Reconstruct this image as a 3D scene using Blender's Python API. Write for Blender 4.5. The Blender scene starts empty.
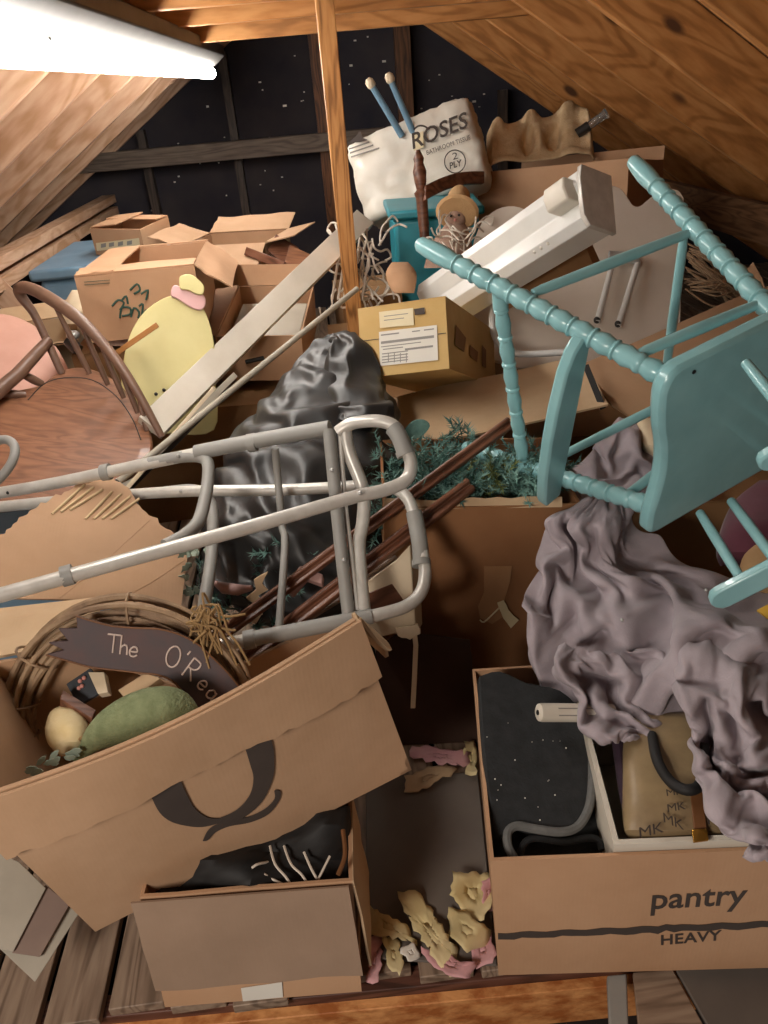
import bpy, bmesh, math, random
from math import sin, cos, pi, radians, sqrt, exp
from mathutils import Vector, Matrix, Euler, noise
random.seed(7)
S = bpy.context.scene
COL = S.collection
V = Vector

# ------------------------------------------------------------------ camera
F, PIT, ROLL, YAW, CZ = 765.0, 29.0, 5.0, 3.2, 1.4
_p, _y, _r = radians(PIT), radians(YAW), radians(ROLL)
FW = V((sin(_y)*cos(_p), cos(_y)*cos(_p), -sin(_p)))
_rt = V((cos(_y), -sin(_y), 0.0)); _up = _rt.cross(FW)
RT = cos(_r)*_rt - sin(_r)*_up
UP = sin(_r)*_rt + cos(_r)*_up
CAM = V((0, 0, CZ))
cam_data = bpy.data.cameras.new('camera'); cam = bpy.data.objects.new('camera', cam_data)
COL.objects.link(cam); S.camera = cam
cam_data.sensor_fit = 'VERTICAL'; cam_data.sensor_height = 36.0; cam_data.lens = F/1024*36.0
cam_data.clip_start = 0.02
cam.matrix_world = Matrix(((RT.x, UP.x, -FW.x, CAM.x), (RT.y, UP.y, -FW.y, CAM.y), (RT.z, UP.z, -FW.z, CAM.z), (0, 0, 0, 1)))

def ray(x, y): return FW + RT*((x-384)/F) - UP*((y-512)/F)
def P(x, y, d): return CAM + ray(x, y)*d                 # a point of the room, d metres deep
def atY(x, y, Y): r = ray(x, y); return CAM + r*(Y/r.y)
def atZ(x, y, Z): r = ray(x, y); return CAM + r*((Z-CZ)/r.z)

class Plane:
    def __init__(s, a, b, c):
        s.o = V(a); s.n = (V(b)-s.o).cross(V(c)-s.o).normalized()
        if s.n.dot(CAM-s.o) < 0: s.n = -s.n
    def hit(s, x, y):
        r = ray(x, y); return CAM + r*((s.o-CAM).dot(s.n)/r.dot(s.n))
    def off(s, h):
        q = Plane.__new__(Plane); q.o = s.o + s.n*h; q.n = s.n; return q
def PL(*t): return Plane(*[P(*q) for q in t])

# ------------------------------------------------------------------ materials
def lin(h):
    h = h.lstrip('#'); o = []
    for i in (0, 2, 4):
        c = int(h[i:i+2], 16)/255; o.append(c/12.92 if c <= .04045 else ((c+.055)/1.055)**2.4)
    return (*o, 1)
def nodes(name):
    m = bpy.data.materials.new(name); m.use_nodes = True; nt = m.node_tree
    b = nt.nodes['Principled BSDF']; return m, nt, b
def N(nt, t, **kw):
    n = nt.nodes.new(t)
    for k, v in kw.items():
        if k in n.inputs: n.inputs[k].default_value = v
        else: setattr(n, k, v)
    return n
def ramp(nt, fac, stops):
    r = nt.nodes.new('ShaderNodeValToRGB'); e = r.color_ramp.elements
    while len(e) < len(stops): e.new(.5)
    for i, (p, c) in enumerate(stops): e[i].position = p; e[i].color = c
    nt.links.new(fac, r.inputs[0]); return r
def pm(name, c1, c2=None, scale=6, rough=.6, metal=0, bump=0, bscale=60, spec=.5, coat=0, stretch=(1, 1, 1), contrast=.3, alpha=1, sheen=0, trans=0):
    m, nt, b = nodes(name)
    tc = N(nt, 'ShaderNodeTexCoord'); mp = N(nt, 'ShaderNodeMapping'); mp.inputs['Scale'].default_value = stretch
    nt.links.new(tc.outputs['Object'], mp.inputs[0])
    if c2:
        n = N(nt, 'ShaderNodeTexNoise', Scale=scale, Detail=5, Roughness=.6); nt.links.new(mp.outputs[0], n.inputs['Vector'])
        r = ramp(nt, n.outputs[0], [(.5-contrast/2, lin(c1)), (.5+contrast/2, lin(c2))])
        nt.links.new(r.outputs[0], b.inputs['Base Color'])
    else: b.inputs['Base Color'].default_value = lin(c1)
    b.inputs['Roughness'].default_value = rough; b.inputs['Metallic'].default_value = metal
    b.inputs['Specular IOR Level'].default_value = spec; b.inputs['Coat Weight'].default_value = coat
    b.inputs['Sheen Weight'].default_value = sheen; b.inputs['Alpha'].default_value = alpha
    b.inputs['Transmission Weight'].default_value = trans
    if bump:
        n2 = N(nt, 'ShaderNodeTexNoise', Scale=bscale, Detail=4); nt.links.new(mp.outputs[0], n2.inputs['Vector'])
        bp = N(nt, 'ShaderNodeBump', Strength=bump, Distance=.01); nt.links.new(n2.outputs[0], bp.inputs['Height'])
        nt.links.new(bp.outputs[0], b.inputs['Normal'])
    return m
def wood(name, dark, mid, light, knots=False, rough=.55, fine=1.0, coat=0):
    """grain along the object's local X"""
    m, nt, b = nodes(name); L = nt.links.new
    tc = N(nt, 'ShaderNodeTexCoord'); mp = N(nt, 'ShaderNodeMapping')
    oi = N(nt, 'ShaderNodeObjectInfo'); add = N(nt, 'ShaderNodeVectorMath', operation='ADD')
    mul = N(nt, 'ShaderNodeMath', operation='MULTIPLY'); mul.inputs[1].default_value = 9.0
    L(oi.outputs['Random'], mul.inputs[0]); L(tc.outputs['Object'], add.inputs[0]); L(mul.outputs[0], add.inputs[1])
    mp.inputs['Scale'].default_value = (1.1, 9*fine, 9*fine); L(add.outputs[0], mp.inputs[0])
    n = N(nt, 'ShaderNodeTexNoise', Scale=.8, Detail=2, Distortion=.5); L(mp.outputs[0], n.inputs['Vector'])
    w = N(nt, 'ShaderNodeMath', operation='MULTIPLY'); w.inputs[1].default_value = 80.0; L(n.outputs[0], w.inputs[0])
    s = N(nt, 'ShaderNodeMath', operation='SINE'); L(w.outputs[0], s.inputs[0])
    n3 = N(nt, 'ShaderNodeTexNoise', Scale=7, Detail=4); L(mp.outputs[0], n3.inputs['Vector'])
    pw = N(nt, 'ShaderNodeMath', operation='SMOOTH_MIN'); pw.inputs[1].default_value = .1; pw.inputs[2].default_value = .5; L(s.outputs[0], pw.inputs[0])
    a = N(nt, 'ShaderNodeMath', operation='MULTIPLY_ADD'); a.inputs[1].default_value = .26; L(pw.outputs[0], a.inputs[0]); L(n3.outputs[0], a.inputs[2])
    r = ramp(nt, a.outputs[0], [(.18, lin(dark)), (.42, lin(mid)), (.68, lin(light))])
    out = r.outputs[0]
    if knots:
        mp2 = N(nt, 'ShaderNodeMapping'); mp2.inputs['Scale'].default_value = (2.2, 5.5, 5.5); L(add.outputs[0], mp2.inputs[0])
        vo = N(nt, 'ShaderNodeTexVoronoi', Scale=1.0); L(mp2.outputs[0], vo.inputs['Vector'])
        kr = ramp(nt, vo.outputs['Distance'], [(.07, (1, 1, 1, 1)), (.13, (0, 0, 0, 1))])
        mx = N(nt, 'ShaderNodeMix', data_type='RGBA'); L(kr.outputs[0], mx.inputs[0]); L(out, mx.inputs[6]); mx.inputs[7].default_value = lin('#5a3820'); out = mx.outputs[2]
    L(out, b.inputs['Base Color']); b.inputs['Roughness'].default_value = rough; b.inputs['Coat Weight'].default_value = coat
    bp = N(nt, 'ShaderNodeBump', Strength=.15, Distance=.005); L(a.outputs[0], bp.inputs['Height']); L(bp.outputs[0], b.inputs['Normal'])
    return m
def card(name, c1, c2, corr=True):
    m, nt, b = nodes(name); L = nt.links.new
    tc = N(nt, 'ShaderNodeTexCoord')
    n = N(nt, 'ShaderNodeTexNoise', Scale=4, Detail=6, Roughness=.65); L(tc.outputs['Object'], n.inputs['Vector'])
    r = ramp(nt, n.outputs[0], [(.3, lin(c1)), (.7, lin(c2))]); L(r.outputs[0], b.inputs['Base Color'])
    b.inputs['Roughness'].default_value = .8; b.inputs['Specular IOR Level'].default_value = .25
    n2 = N(nt, 'ShaderNodeTexNoise', Scale=14, Detail=5); L(tc.outputs['Object'], n2.inputs['Vector'])
    mp = N(nt, 'ShaderNodeMapping'); mp.inputs['Scale'].default_value = (1, 1, .02); L(tc.outputs['Object'], mp.inputs[0])
    w = N(nt, 'ShaderNodeTexWave', Scale=45); L(mp.outputs[0], w.inputs['Vector'])
    a = N(nt, 'ShaderNodeMath', operation='MULTIPLY_ADD'); a.inputs[1].default_value = .025 if corr else 0; L(w.outputs['Fac'], a.inputs[0]); L(n2.outputs[0], a.inputs[2])
    bp = N(nt, 'ShaderNodeBump', Strength=.25, Distance=.008); L(a.outputs[0], bp.inputs['Height']); L(bp.outputs[0], b.inputs['Normal'])
    return m
def emit(name, c, s):
    m, nt, b = nodes(name); b.inputs['Base Color'].default_value = (.8, .8, .8, 1)
    b.inputs['Emission Color'].default_value = c; b.inputs['Emission Strength'].default_value = s; return m

MT = {}
MT['rafter'] = wood('pine_rafter', '#a06a38', '#bb7f45', '#cc9258', knots=True, fine=.6)
MT['rafter_l'] = wood('pine_rafter_pale', '#ab8463', '#bb967a', '#c8a68a', knots=True, fine=.6)
MT['sheath'] = wood('roof_sheathing', '#5a3a22', '#7a5230', '#8c6440')
MT['dark_wood'] = wood('old_stud', '#2e2621', '#3f342d', '#4f4239')
MT['plank'] = wood('grey_plank', '#6d5a4a', '#8a7462', '#9d8874')
MT['beam'] = wood('red_beam', '#3e241a', '#553327', '#6b4536')
MT['osb'] = pm('osb_board', '#a8622f', '#dd9c60', scale=14, rough=.6, stretch=(1, 1.6, 1.6), contrast=.2, bump=.3, bscale=30)
MT['card'] = card('cardboard', '#a98768', '#b89678')
MT['card_o'] = card('cardboard_orange', '#b58d6c', '#c29b7a')
MT['card_t'] = card('cardboard_brown', '#8a6040', '#986d4a')
MT['card_g'] = card('cardboard_grey_brown', '#8f7763', '#9d8470')
MT['card_y'] = card('cardboard_yellow', '#c2a065', '#d0b078')
MT['card_p'] = card('cardboard_pale', '#b59877', '#c6ab8a')
MT['card_d'] = card('cardboard_dark', '#83603f', '#94704c')
MT['card_in'] = card('cardboard_edge', '#c0a580', '#cfb892')
MT['ink'] = pm('dark_ink', '#3a302b', '#453a33', rough=.7)
MT['ink_g'] = pm('green_ink', '#2f4f45', '#3a5a4c', rough=.7)
MT['alu'] = pm('brushed_aluminium', '#c2bfb8', '#d2cfc8', rough=.33, metal=.2, scale=30)
MT['alu_grip'] = pm('grey_plastic_grip', '#8d8c88', '#989792', rough=.5)
MT['teal'] = pm('turquoise_paint', '#86b9be', '#94c6ca', scale=8, rough=.28, coat=.3)
MT['jacket'] = pm('grey_mauve_cloth', '#958a90', '#a59aa0', scale=10, rough=.75, bump=.15, bscale=300, sheen=.15)
MT['blackbag'] = pm('black_plastic_film', '#242424', '#303030', rough=.42, spec=.5, bump=.05, bscale=40)
MT['mat'] = pm('black_foam', '#1a1b1c', '#26282a', scale=40, rough=.85, bump=.2, bscale=200)
MT['mat_edge'] = pm('grey_foam_edge', '#5a5a58', '#6a6a68', scale=40, rough=.8)
MT['black'] = pm('black_strap', '#0e0d0d', '#171515', rough=.7)
MT['white'] = pm('white_paint', '#c9c1b2', '#d6cfc2', rough=.45, scale=5)
MT['white_p'] = pm('white_plastic_wrap', '#d8d1c4', '#e4ded3', rough=.32, scale=5, bump=.2, bscale=12)
MT['white_m'] = pm('white_enamel', '#d8d8d4', '#e3e3e0', rough=.3, scale=5)
MT['panel'] = pm('headboard_white', '#cfc4b6', '#dacfc2', rough=.6, scale=3)
MT['cream'] = pm('cream_board', '#cbb89a', '#d9c8ac', rough=.65)
MT['grey_board'] = pm('grey_board', '#a39b8c', '#b3ab9c', rough=.75, scale=5)
MT['grey_panel'] = pm('grey_floor_panel', '#5e5650', '#6d645c', rough=.7, scale=4)
MT['pink_board'] = pm('pinkish_board', '#7f6a60', '#8d786c', rough=.7)
MT['brown_ch'] = wood('walnut_chair', '#734a32', '#83563b', '#926346', rough=.5, coat=.1)
MT['brown_lt'] = pm('chair_bow_wood', '#6b5042', '#7c5f4e', scale=14, rough=.4)
MT['mould'] = wood('dark_moulding', '#4f2f20', '#6b4330', '#7d5440', rough=.4)
MT['pinkdisc'] = pm('pink_paint', '#c08e7c', '#cb9a88', rough=.55)
MT['yellow'] = pm('pale_yellow_paint', '#d6cb8c', '#e0d69c', rough=.5, scale=4)
MT['icing'] = pm('pink_icing', '#d9a9a8', '#e2b6b4', rough=.5)
MT['blue_bin'] = pm('blue_plastic', '#6d8fa8', '#7d9db4', rough=.4)
MT['teal_bin'] = pm('teal_plastic', '#23808f', '#2f8d9c', rough=.4)
MT['blue_rod'] = pm('blue_metal_rod', '#6e93ad', '#7ca0b8', rough=.35)
MT['pulp'] = pm('moulded_pulp', '#d6b78c', '#e2c79f', scale=30, rough=.9, bump=.4, bscale=120)
MT['wicker'] = pm('vine_twig', '#7d634c', '#a68b6c', scale=20, rough=.7, bump=.3)
MT['twine'] = pm('straw_tie', '#8d7048', '#a3865c', rough=.8)
MT['sign'] = pm('painted_sign', '#423c40', '#5a3d3a', scale=9, rough=.6, contrast=.35)
MT['chalk'] = pm('chalk_letter', '#cdbab0', rough=.9)
MT['slate'] = pm('slate_plaque', '#2f3338', '#3a3e44', rough=.7)
MT['pinkfl'] = pm('pink_flower', '#c98a80', rough=.7)
MT['ball'] = pm('cream_gourd', '#cfb57c', '#e2d3ae', scale=7, rough=.7, bump=.2)
MT['green_cl'] = pm('sage_burlap', '#6e7854', '#87906a', scale=40, rough=.9, bump=.4, bscale=220)
MT['leaf'] = pm('sage_leaf', '#7d8b7c', '#9aa898', scale=12, rough=.8)
MT['fir'] = pm('fir_needle', '#41665f', '#769c92', scale=9, rough=.7, contrast=.2)
MT['fir2'] = pm('olive_needle', '#56603a', '#7d8750', scale=9, rough=.7)
MT['ivory_wire'] = pm('white_wire', '#c9beb0', '#d5cabc', rough=.5)
MT['straw'] = pm('straw_hat', '#c09a6c', '#cfaa7c', rough=.85, bump=.3, bscale=150)
MT['dollcloth'] = pm('doll_cloth', '#b09684', '#8f6f60', scale=25, rough=.9)
MT['paper_y'] = pm('yellow_paper', '#d0bd88', '#dccb9e', scale=9, rough=.8)
MT['paper_p'] = pm('pink_paper', '#c58d92', '#d3a4a6', scale=12, rough=.8)
MT['label'] = pm('label_paper', '#d9d3c8', '#e0dbd0', rough=.6)
MT['label_y'] = pm('label_yellowed', '#d8c8a0', '#e0d2ae', rough=.6)
MT['label_t'] = pm('label_print', '#8e8a84', rough=.7)
MT['lens'] = emit('tube_light', (1.0, .95, .88, 1), 36.0)
MT['housing'] = pm('fixture_housing', '#4a4744', '#56534f', rough=.5)
MT['steel'] = pm('galvanised_steel', '#a8a8a6', '#c4c4c2', scale=18, rough=.3, metal=.35)
MT['bag'] = pm('logo_canvas', '#7d694e', '#95805f', scale=12, rough=.45)
MT['gold'] = pm('gold_metal', '#d0a048', rough=.25, metal=1)
MT['leather'] = pm('brown_leather', '#6a4426', '#7d5432', rough=.5)
MT['maroon'] = pm('maroon_cloth', '#4e2230', '#5f2c3c', rough=.9, sheen=.2)
MT['purple'] = pm('purple_cloth', '#2a1a28', '#382434', rough=.9)
MT['tan'] = pm('tan_fabric', '#a5835a', '#b8966c', rough=.9)
MT['yel'] = pm('yellow_card', '#d8a93c', '#e4ba52', rough=.6)
MT['tape'] = pm('clear_tape', '#a57c58', '#b08864', rough=.25, coat=.3)
MT['dk'] = pm('dark_plastic', '#23211f', '#2d2a28', rough=.5)
MT['gap_shade'] = pm('gap_shade_brown', '#38241a', '#432c20', rough=.8)  # brown darkened to carry the deep shade of the gap
MT['glass'] = pm('clear_glass', '#e8eeee', rough=.05, trans=.9)
MT['pinkplastic'] = pm('dusty_pink_strip', '#a9837c', '#b8928a', rough=.5)
# gable wall: dark boards with bright nail points
def gable_mat():
    m, nt, b = nodes('gable_boards'); L = nt.links.new
    tc = N(nt, 'ShaderNodeTexCoord')
    n = N(nt, 'ShaderNodeTexNoise', Scale=3, Detail=4); L(tc.outputs['Object'], n.inputs['Vector'])
    r = ramp(nt, n.outputs[0], [(.3, lin('#34343d')), (.7, lin('#494446'))]); L(r.outputs[0], b.inputs['Base Color'])
    b.inputs['Roughness'].default_value = .95; b.inputs['Specular IOR Level'].default_value = .1
    return m
MT['gable'] = gable_mat()
MT['nail'] = pm('nail_point', '#d8d4cc', rough=.4, metal=.3)

# ------------------------------------------------------------------ mesh builder
def cr(pts, n):
    """Catmull-Rom through pts"""
    pts = [V(p) for p in pts]; o = []
    for i in range(len(pts)-1):
        a = pts[max(i-1, 0)]; b = pts[i]; c = pts[i+1]; d = pts[min(i+2, len(pts)-1)]
        for k in range(n):
            t = k/n; o.append(.5*((2*b)+(c-a)*t+(2*a-5*b+4*c-d)*t*t+(3*b-a-3*c+d)*t**3))
    o.append(pts[-1]); return o
class MB:
    def __init__(s): s.v = []; s.f = []; s.sm = []
    def add(s, vs, fs, smooth=True):
        k = len(s.v); s.v += [V(v) for v in vs]; s.f += [tuple(i+k for i in f) for f in fs]; s.sm += [smooth]*len(fs); return s
    def box(s, c, sz, M=None):
        c = V(c); h = V(sz)/2
        vs = [V((c.x+a*h.x, c.y+b*h.y, c.z+e*h.z)) for a in (-1, 1) for b in (-1, 1) for e in (-1, 1)]
        if M: vs = [M@v for v in vs]
        return s.add(vs, [(0, 1, 3, 2), (4, 6, 7, 5), (0, 4, 5, 1), (2, 3, 7, 6), (0, 2, 6, 4), (1, 5, 7, 3)], False)
    def tube(s, pts, r, n=12, closed=False, sub=0):
        pts = [V(p) for p in pts]
        if sub: pts = cr(pts, sub) if not closed else cr(pts+[pts[0]], sub)[:-1]
        m = len(pts); R = r if callable(r) else None
        rr = [(R(i/(m-1)) if R else (r[i] if isinstance(r, (list, tuple)) else r)) for i in range(m)]
        t0 = (pts[1]-pts[0]).normalized(); u = t0.orthogonal().normalized(); vs = []; prev = t0
        for i, p in enumerate(pts):
            if closed: t = (pts[(i+1) % m]-pts[i-1]).normalized()
            else: t = (pts[min(i+1, m-1)]-pts[max(i-1, 0)]).normalized()
            u = (prev.rotation_difference(t))@u; u = (u-t*u.dot(t)).normalized(); w = t.cross(u); prev = t
            vs += [p+(u*cos(2*pi*k/n)+w*sin(2*pi*k/n))*rr[i] for k in range(n)]
        fs = []
        for i in range(m if closed else m-1):
            j = (i+1) % m
            fs += [(i*n+k, i*n+(k+1) % n, j*n+(k+1) % n, j*n+k) for k in range(n)]
        if not closed: fs += [tuple(range(n))[::-1], tuple((m-1)*n+k for k in range(n))]
        return s.add(vs, fs)
    def rod(s, a, b, prof, n=16):
        """turned rod from a to b, prof = [(t, r)]"""
        a = V(a); b = V(b); t = (b-a).normalized(); u = t.orthogonal().normalized(); w = t.cross(u); vs = []
        for q, r in prof: vs += [a.lerp(b, q)+(u*cos(2*pi*k/n)+w*sin(2*pi*k/n))*r for k in range(n)]
        m = len(prof); fs = [(i*n+k, i*n+(k+1) % n, (i+1)*n+(k+1) % n, (i+1)*n+k) for i in range(m-1) for k in range(n)]
        return s.add(vs, fs+[tuple(range(n))[::-1], tuple((m-1)*n+k for k in range(n))])
    def prism(s, poly, ext):
        """closed polygon of 3-D points extruded by vector ext"""
        poly = [V(p) for p in poly]; n = len(poly); ext = V(ext)
        vs = poly+[p+ext for p in poly]
        fs = [tuple(range(n)), tuple(range(2*n-1, n-1, -1))]+[(i, i+n, (i+1) % n+n, (i+1) % n) for i in range(n)]
        return s.add(vs, fs, False)
    def grid(s, G, closed=False, smooth=True):
        r, c = len(G), len(G[0]); vs = [p for row in G for p in row]; fs = []
        for i in range(r-1):
            for j in range(c if closed else c-1):
                k = (j+1) % c
                fs.append((i*c+j, i*c+k, (i+1)*c+k, (i+1)*c+j))
        return s.add(vs, fs, smooth)
    def ball(s, c, r, n=16, m=10, M=None):
        c = V(c); r = V(r) if not isinstance(r, (int, float)) else V((r, r, r)); G = []
        for i in range(m+1):
            th = pi*i/m; G.append([V((sin(th)*cos(2*pi*k/n)*r.x, sin(th)*sin(2*pi*k/n)*r.y, cos(th)*r.z)) for k in range(n)])
        G = [[c+((M@p) if M else p) for p in row] for row in G]
        return s.grid(G, True)
    def build(s, name, mat, parent=None, M=None, angle=40, bevel=0, solid=0, sub=0, weld=False, props=None):
        me = bpy.data.meshes.new(name); vs = s.v
        org = V((0, 0, 0))
        if parent is None and M is None:
            lo = V([min(v[i] for v in vs) for i in range(3)]); hi = V([max(v[i] for v in vs) for i in range(3)])
            org = V(((lo.x+hi.x)/2, (lo.y+hi.y)/2, lo.z))
        elif parent is not None and M is None: org = ORG[parent.name]
        me.from_pydata([v-org for v in vs], [], s.f); me.validate(); me.update()
        bm = bmesh.new(); bm.from_mesh(me)
        if weld: bmesh.ops.remove_doubles(bm, verts=bm.verts, dist=1e-5)
        bmesh.ops.recalc_face_normals(bm, faces=bm.faces); bm.to_mesh(me); bm.free()
        for p in me.polygons: p.use_smooth = True
        me.set_sharp_from_angle(angle=radians(angle))
        me.materials.append(mat if not isinstance(mat, str) else MT[mat])
        o = bpy.data.objects.new(name, me); COL.objects.link(o)
        if parent is None:
            if M is None: o.location = org; ORG[o.name] = org
            else: o.matrix_world = M; ORG[o.name] = M.translation.copy(); ORGM[o.name] = M
        else:
            o.parent = parent
            if M is not None:
                o.matrix_basis = ORGM.get(parent.name, Matrix.Translation(ORG[parent.name])).inverted()@M
                ORG[o.name] = M.translation.copy(); ORGM[o.name] = M
            else: ORG[o.name] = org
        if solid:
            q = o.modifiers.new('solid', 'SOLIDIFY'); q.thickness = solid; q.offset = 0
        if sub:
            q = o.modifiers.new('sub', 'SUBSURF'); q.levels = sub; q.render_levels = sub
        if bevel:
            q = o.modifiers.new('bevel', 'BEVEL'); q.width = bevel; q.segments = 2; q.limit_method = 'ANGLE'; q.angle_limit = radians(40)
        if props:
            for k, v in props.items(): o[k] = v
        return o
ORG = {}; ORGM = {}
def tag(o, label, cat, group=None, kind=None):
    o['label'] = label; o['category'] = cat
    if group: o['group'] = group
    if kind: o['kind'] = kind
    return o
def struct(o): o['kind'] = 'structure'; return o
def thing(name, loc, label, cat, group=None):
    o = bpy.data.objects.new(name, None); COL.objects.link(o); o.location = V(loc); o.empty_display_size = .05
    ORG[o.name] = V(loc); return tag(o, label, cat, group)
def poly3(pl, px): return [pl.hit(*p) for p in px]
def slab(pl, px, th, front=True):
    """flat board: outline seen at px lying on plane pl, th thick away from the viewer"""
    return MB().prism(poly3(pl, px), -pl.n*th)
def smooth_px(px, n=4, closed=True):
    pts = [V((x, y, 0)) for x, y in px]
    q = cr(pts+[pts[0]], n)[:-1] if closed else cr(pts, n)
    return [(p.x, p.y) for p in q]
def rough_px(px, amp, step=4, seed=1, closed=True):
    """torn outline"""
    rnd = random.Random(seed); o = []
    for i in range(len(px) if closed else len(px)-1):
        a = V(px[i]); b = V(px[(i+1) % len(px)]); k = max(1, int((b-a).length/step))
        for j in range(k):
            t = a.lerp(b, j/k); n = V((-(b-a).y, (b-a).x)).normalized(); t = t+n*rnd.uniform(-amp, amp); o.append((t.x, t.y))
    return o
def decal(pl, px, name, mat, parent, th=.0006, off=.0004):
    return MB().prism(poly3(pl.off(off), px), pl.n*th).build(name, mat, parent)
def text_mesh(s, bold=0.0, shear=0.0, space=1.0):
    cu = bpy.data.curves.new('lettering', 'FONT'); cu.body = s; cu.size = 1.0; cu.extrude = .004; cu.offset = bold; cu.shear = shear; cu.space_character = space; cu.resolution_u = 3
    ob = bpy.data.objects.new('lettering', cu); COL.objects.link(ob)
    dg = bpy.context.evaluated_depsgraph_get(); dg.update()
    me = bpy.data.meshes.new_from_object(ob.evaluated_get(dg))
    bpy.data.objects.remove(ob); bpy.data.curves.remove(cu)
    vs = [v.co.copy() for v in me.vertices]; fs = [tuple(p.vertices) for p in me.polygons]; bpy.data.meshes.remove(me)
    return vs, fs
def text_on(pl, s, p0, p1, ptop, mat, parent, name='printed_lettering', bold=0.0, shear=0.0, off=.0008, space=1.0):
    """write s on plane pl, baseline from pixel p0 to p1, cap height up to pixel ptop above p0"""
    vs, fs = text_mesh(s, bold, shear, space)
    x0 = min(v.x for v in vs); x1 = max(v.x for v in vs); cap = .72 if any(ch.isupper() or ch.isdigit() for ch in s) else .52
    q = pl.off(off); A = q.hit(*p0); B = q.hit(*p1); T = q.hit(*ptop)
    ux = (B-A)/(x1-x0); uy = (T-A)/cap
    mb = MB().add([A+ux*(v.x-x0)+uy*v.y+pl.n*(v.z*.05) for v in vs], fs, False)
    return mb.build(name, mat, parent)
def plate(o, ux, uy, nu, nv, th, amp=0.0, bend=0.0, seed=0, torn=0.0):
    """sheet of cardboard from corner o along ux and uy, slightly buckled, ragged outer edge when torn"""
    o, ux, uy = V(o), V(ux), V(uy); n = ux.cross(uy).normalized(); rnd = random.Random(seed); G = []
    H = []
    for j in range(nv+1):
        ra = []; rb = []
        for i in range(nu+1):
            u, v = i/nu, j/nv
            h = amp*noise.noise(V((u*3+seed, v*3, seed*1.7)))*min(1, v*3)+bend*v*v
            vv = v+(torn*rnd.uniform(-1, 1)/uy.length if j == nv else 0)
            p = o+ux*u+uy*vv+n*h; ra.append(p+n*th/2); rb.append(p-n*th/2)
        G.append(ra); H.append(rb)
    m = MB().grid(G).grid([r[::-1] for r in H])
    k = (nu+1)*(nv+1)
    idx = lambda j, i: j*(nu+1)+i
    jdx = lambda j, i: k+j*(nu+1)+(nu-i)
    for i in range(nu):
        m.f += [(idx(0, i), jdx(0, i), jdx(0, i+1), idx(0, i+1)), (idx(nv, i), idx(nv, i+1), jdx(nv, i+1), jdx(nv, i))]
    for j in range(nv):
        m.f += [(idx(j, 0), idx(j+1, 0), jdx(j+1, 0), jdx(j, 0)), (idx(j, nu), jdx(j, nu), jdx(j+1, nu), idx(j+1, nu))]
    m.sm += [False]*(2*nu+2*nv); return m
def pose(loc, rot): return Matrix.Translation(V(loc))@Euler([radians(a) for a in rot], 'XYZ').to_matrix().to_4x4()
def carton(M, w, d, h, label, mat, cat='box', name='cardboard_box', flaps=(), th=.006, closed=False, group=None, bulge=0.0):
    """corrugated box with its open top; flaps: (side, angle from upright, length, kwargs)"""
    R = thing(name, M.translation, label, cat, group); mb = MB()
    n = 6
    mb.box((0, 0, th/2), (w, d, th), M)
    for sx, sy in ((0, -1), (0, 1), (-1, 0), (1, 0)):
        if sx == 0: o, ux = V((-w/2, sy*(d/2-th/2), th)), V((w, 0, 0))
        else: o, ux = V((sx*(w/2-th/2), -d/2+th, th)), V((0, d-2*th, 0))
        q = plate(o, ux, V((0, 0, h-th)), n, n, th, amp=bulge, seed=int(sx*3+sy*7+w*100) % 17)
        mb.add([M@v for v in q.v], q.f)
    b = mb.build('box_body', mat, R, angle=30)
    for i, fl in enumerate(flaps):
        side, ang, ln = fl[:3]; kw = fl[3] if len(fl) > 3 else {}
        a = radians(ang)
        e = {'f': (V((-w/2, -d/2+th/2, h)), V((w, 0, 0)), V((0, -1, 0))), 'b': (V((w/2, d/2-th/2, h)), V((-w, 0, 0)), V((0, 1, 0))),
             'l': (V((-w/2+th/2, d/2-th, h)), V((0, -d+2*th, 0)), V((-1, 0, 0))), 'r': (V((w/2-th/2, -d/2+th, h)), V((0, d-2*th, 0)), V((1, 0, 0)))}[side]
        o, ux, out = e
        mt = kw.pop('mat', mat) if kw else mat
        lift = out*(.006 if ang > 150 else 0)+V((0, 0, .004))
        q = plate(o+lift, ux, (out*sin(a)+V((0, 0, 1))*cos(a))*ln, 10, 6, th*.8, seed=i+int(w*50), **kw)
        MB().add([M@v for v in q.v], q.f).build('box_flap', mt, R, angle=30)
    if closed:
        q = plate(V((-w/2, -d/2, h)), V((w, 0, 0)), V((0, d/2-.002, 0)), 4, 4, th*.8); MB().add([M@v for v in q.v], q.f).build('top_flap', mat, R)
        q = plate(V((-w/2, .002, h)), V((w, 0, 0)), V((0, d/2-.002, 0)), 4, 4, th*.8); MB().add([M@v for v in q.v], q.f).build('top_flap', mat, R)
    return R
def face(M, w, d, h, side='f'):
    if side == 'f': q = [(-w/2, -d/2, 0), (w/2, -d/2, 0), (w/2, -d/2, h)]
    if side == 'r': q = [(w/2, -d/2, 0), (w/2, d/2, 0), (w/2, d/2, h)]
    if side == 't': q = [(-w/2, -d/2, h), (w/2, -d/2, h), (w/2, d/2, h)]
    return Plane(*[M@V(c) for c in q])
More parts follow.
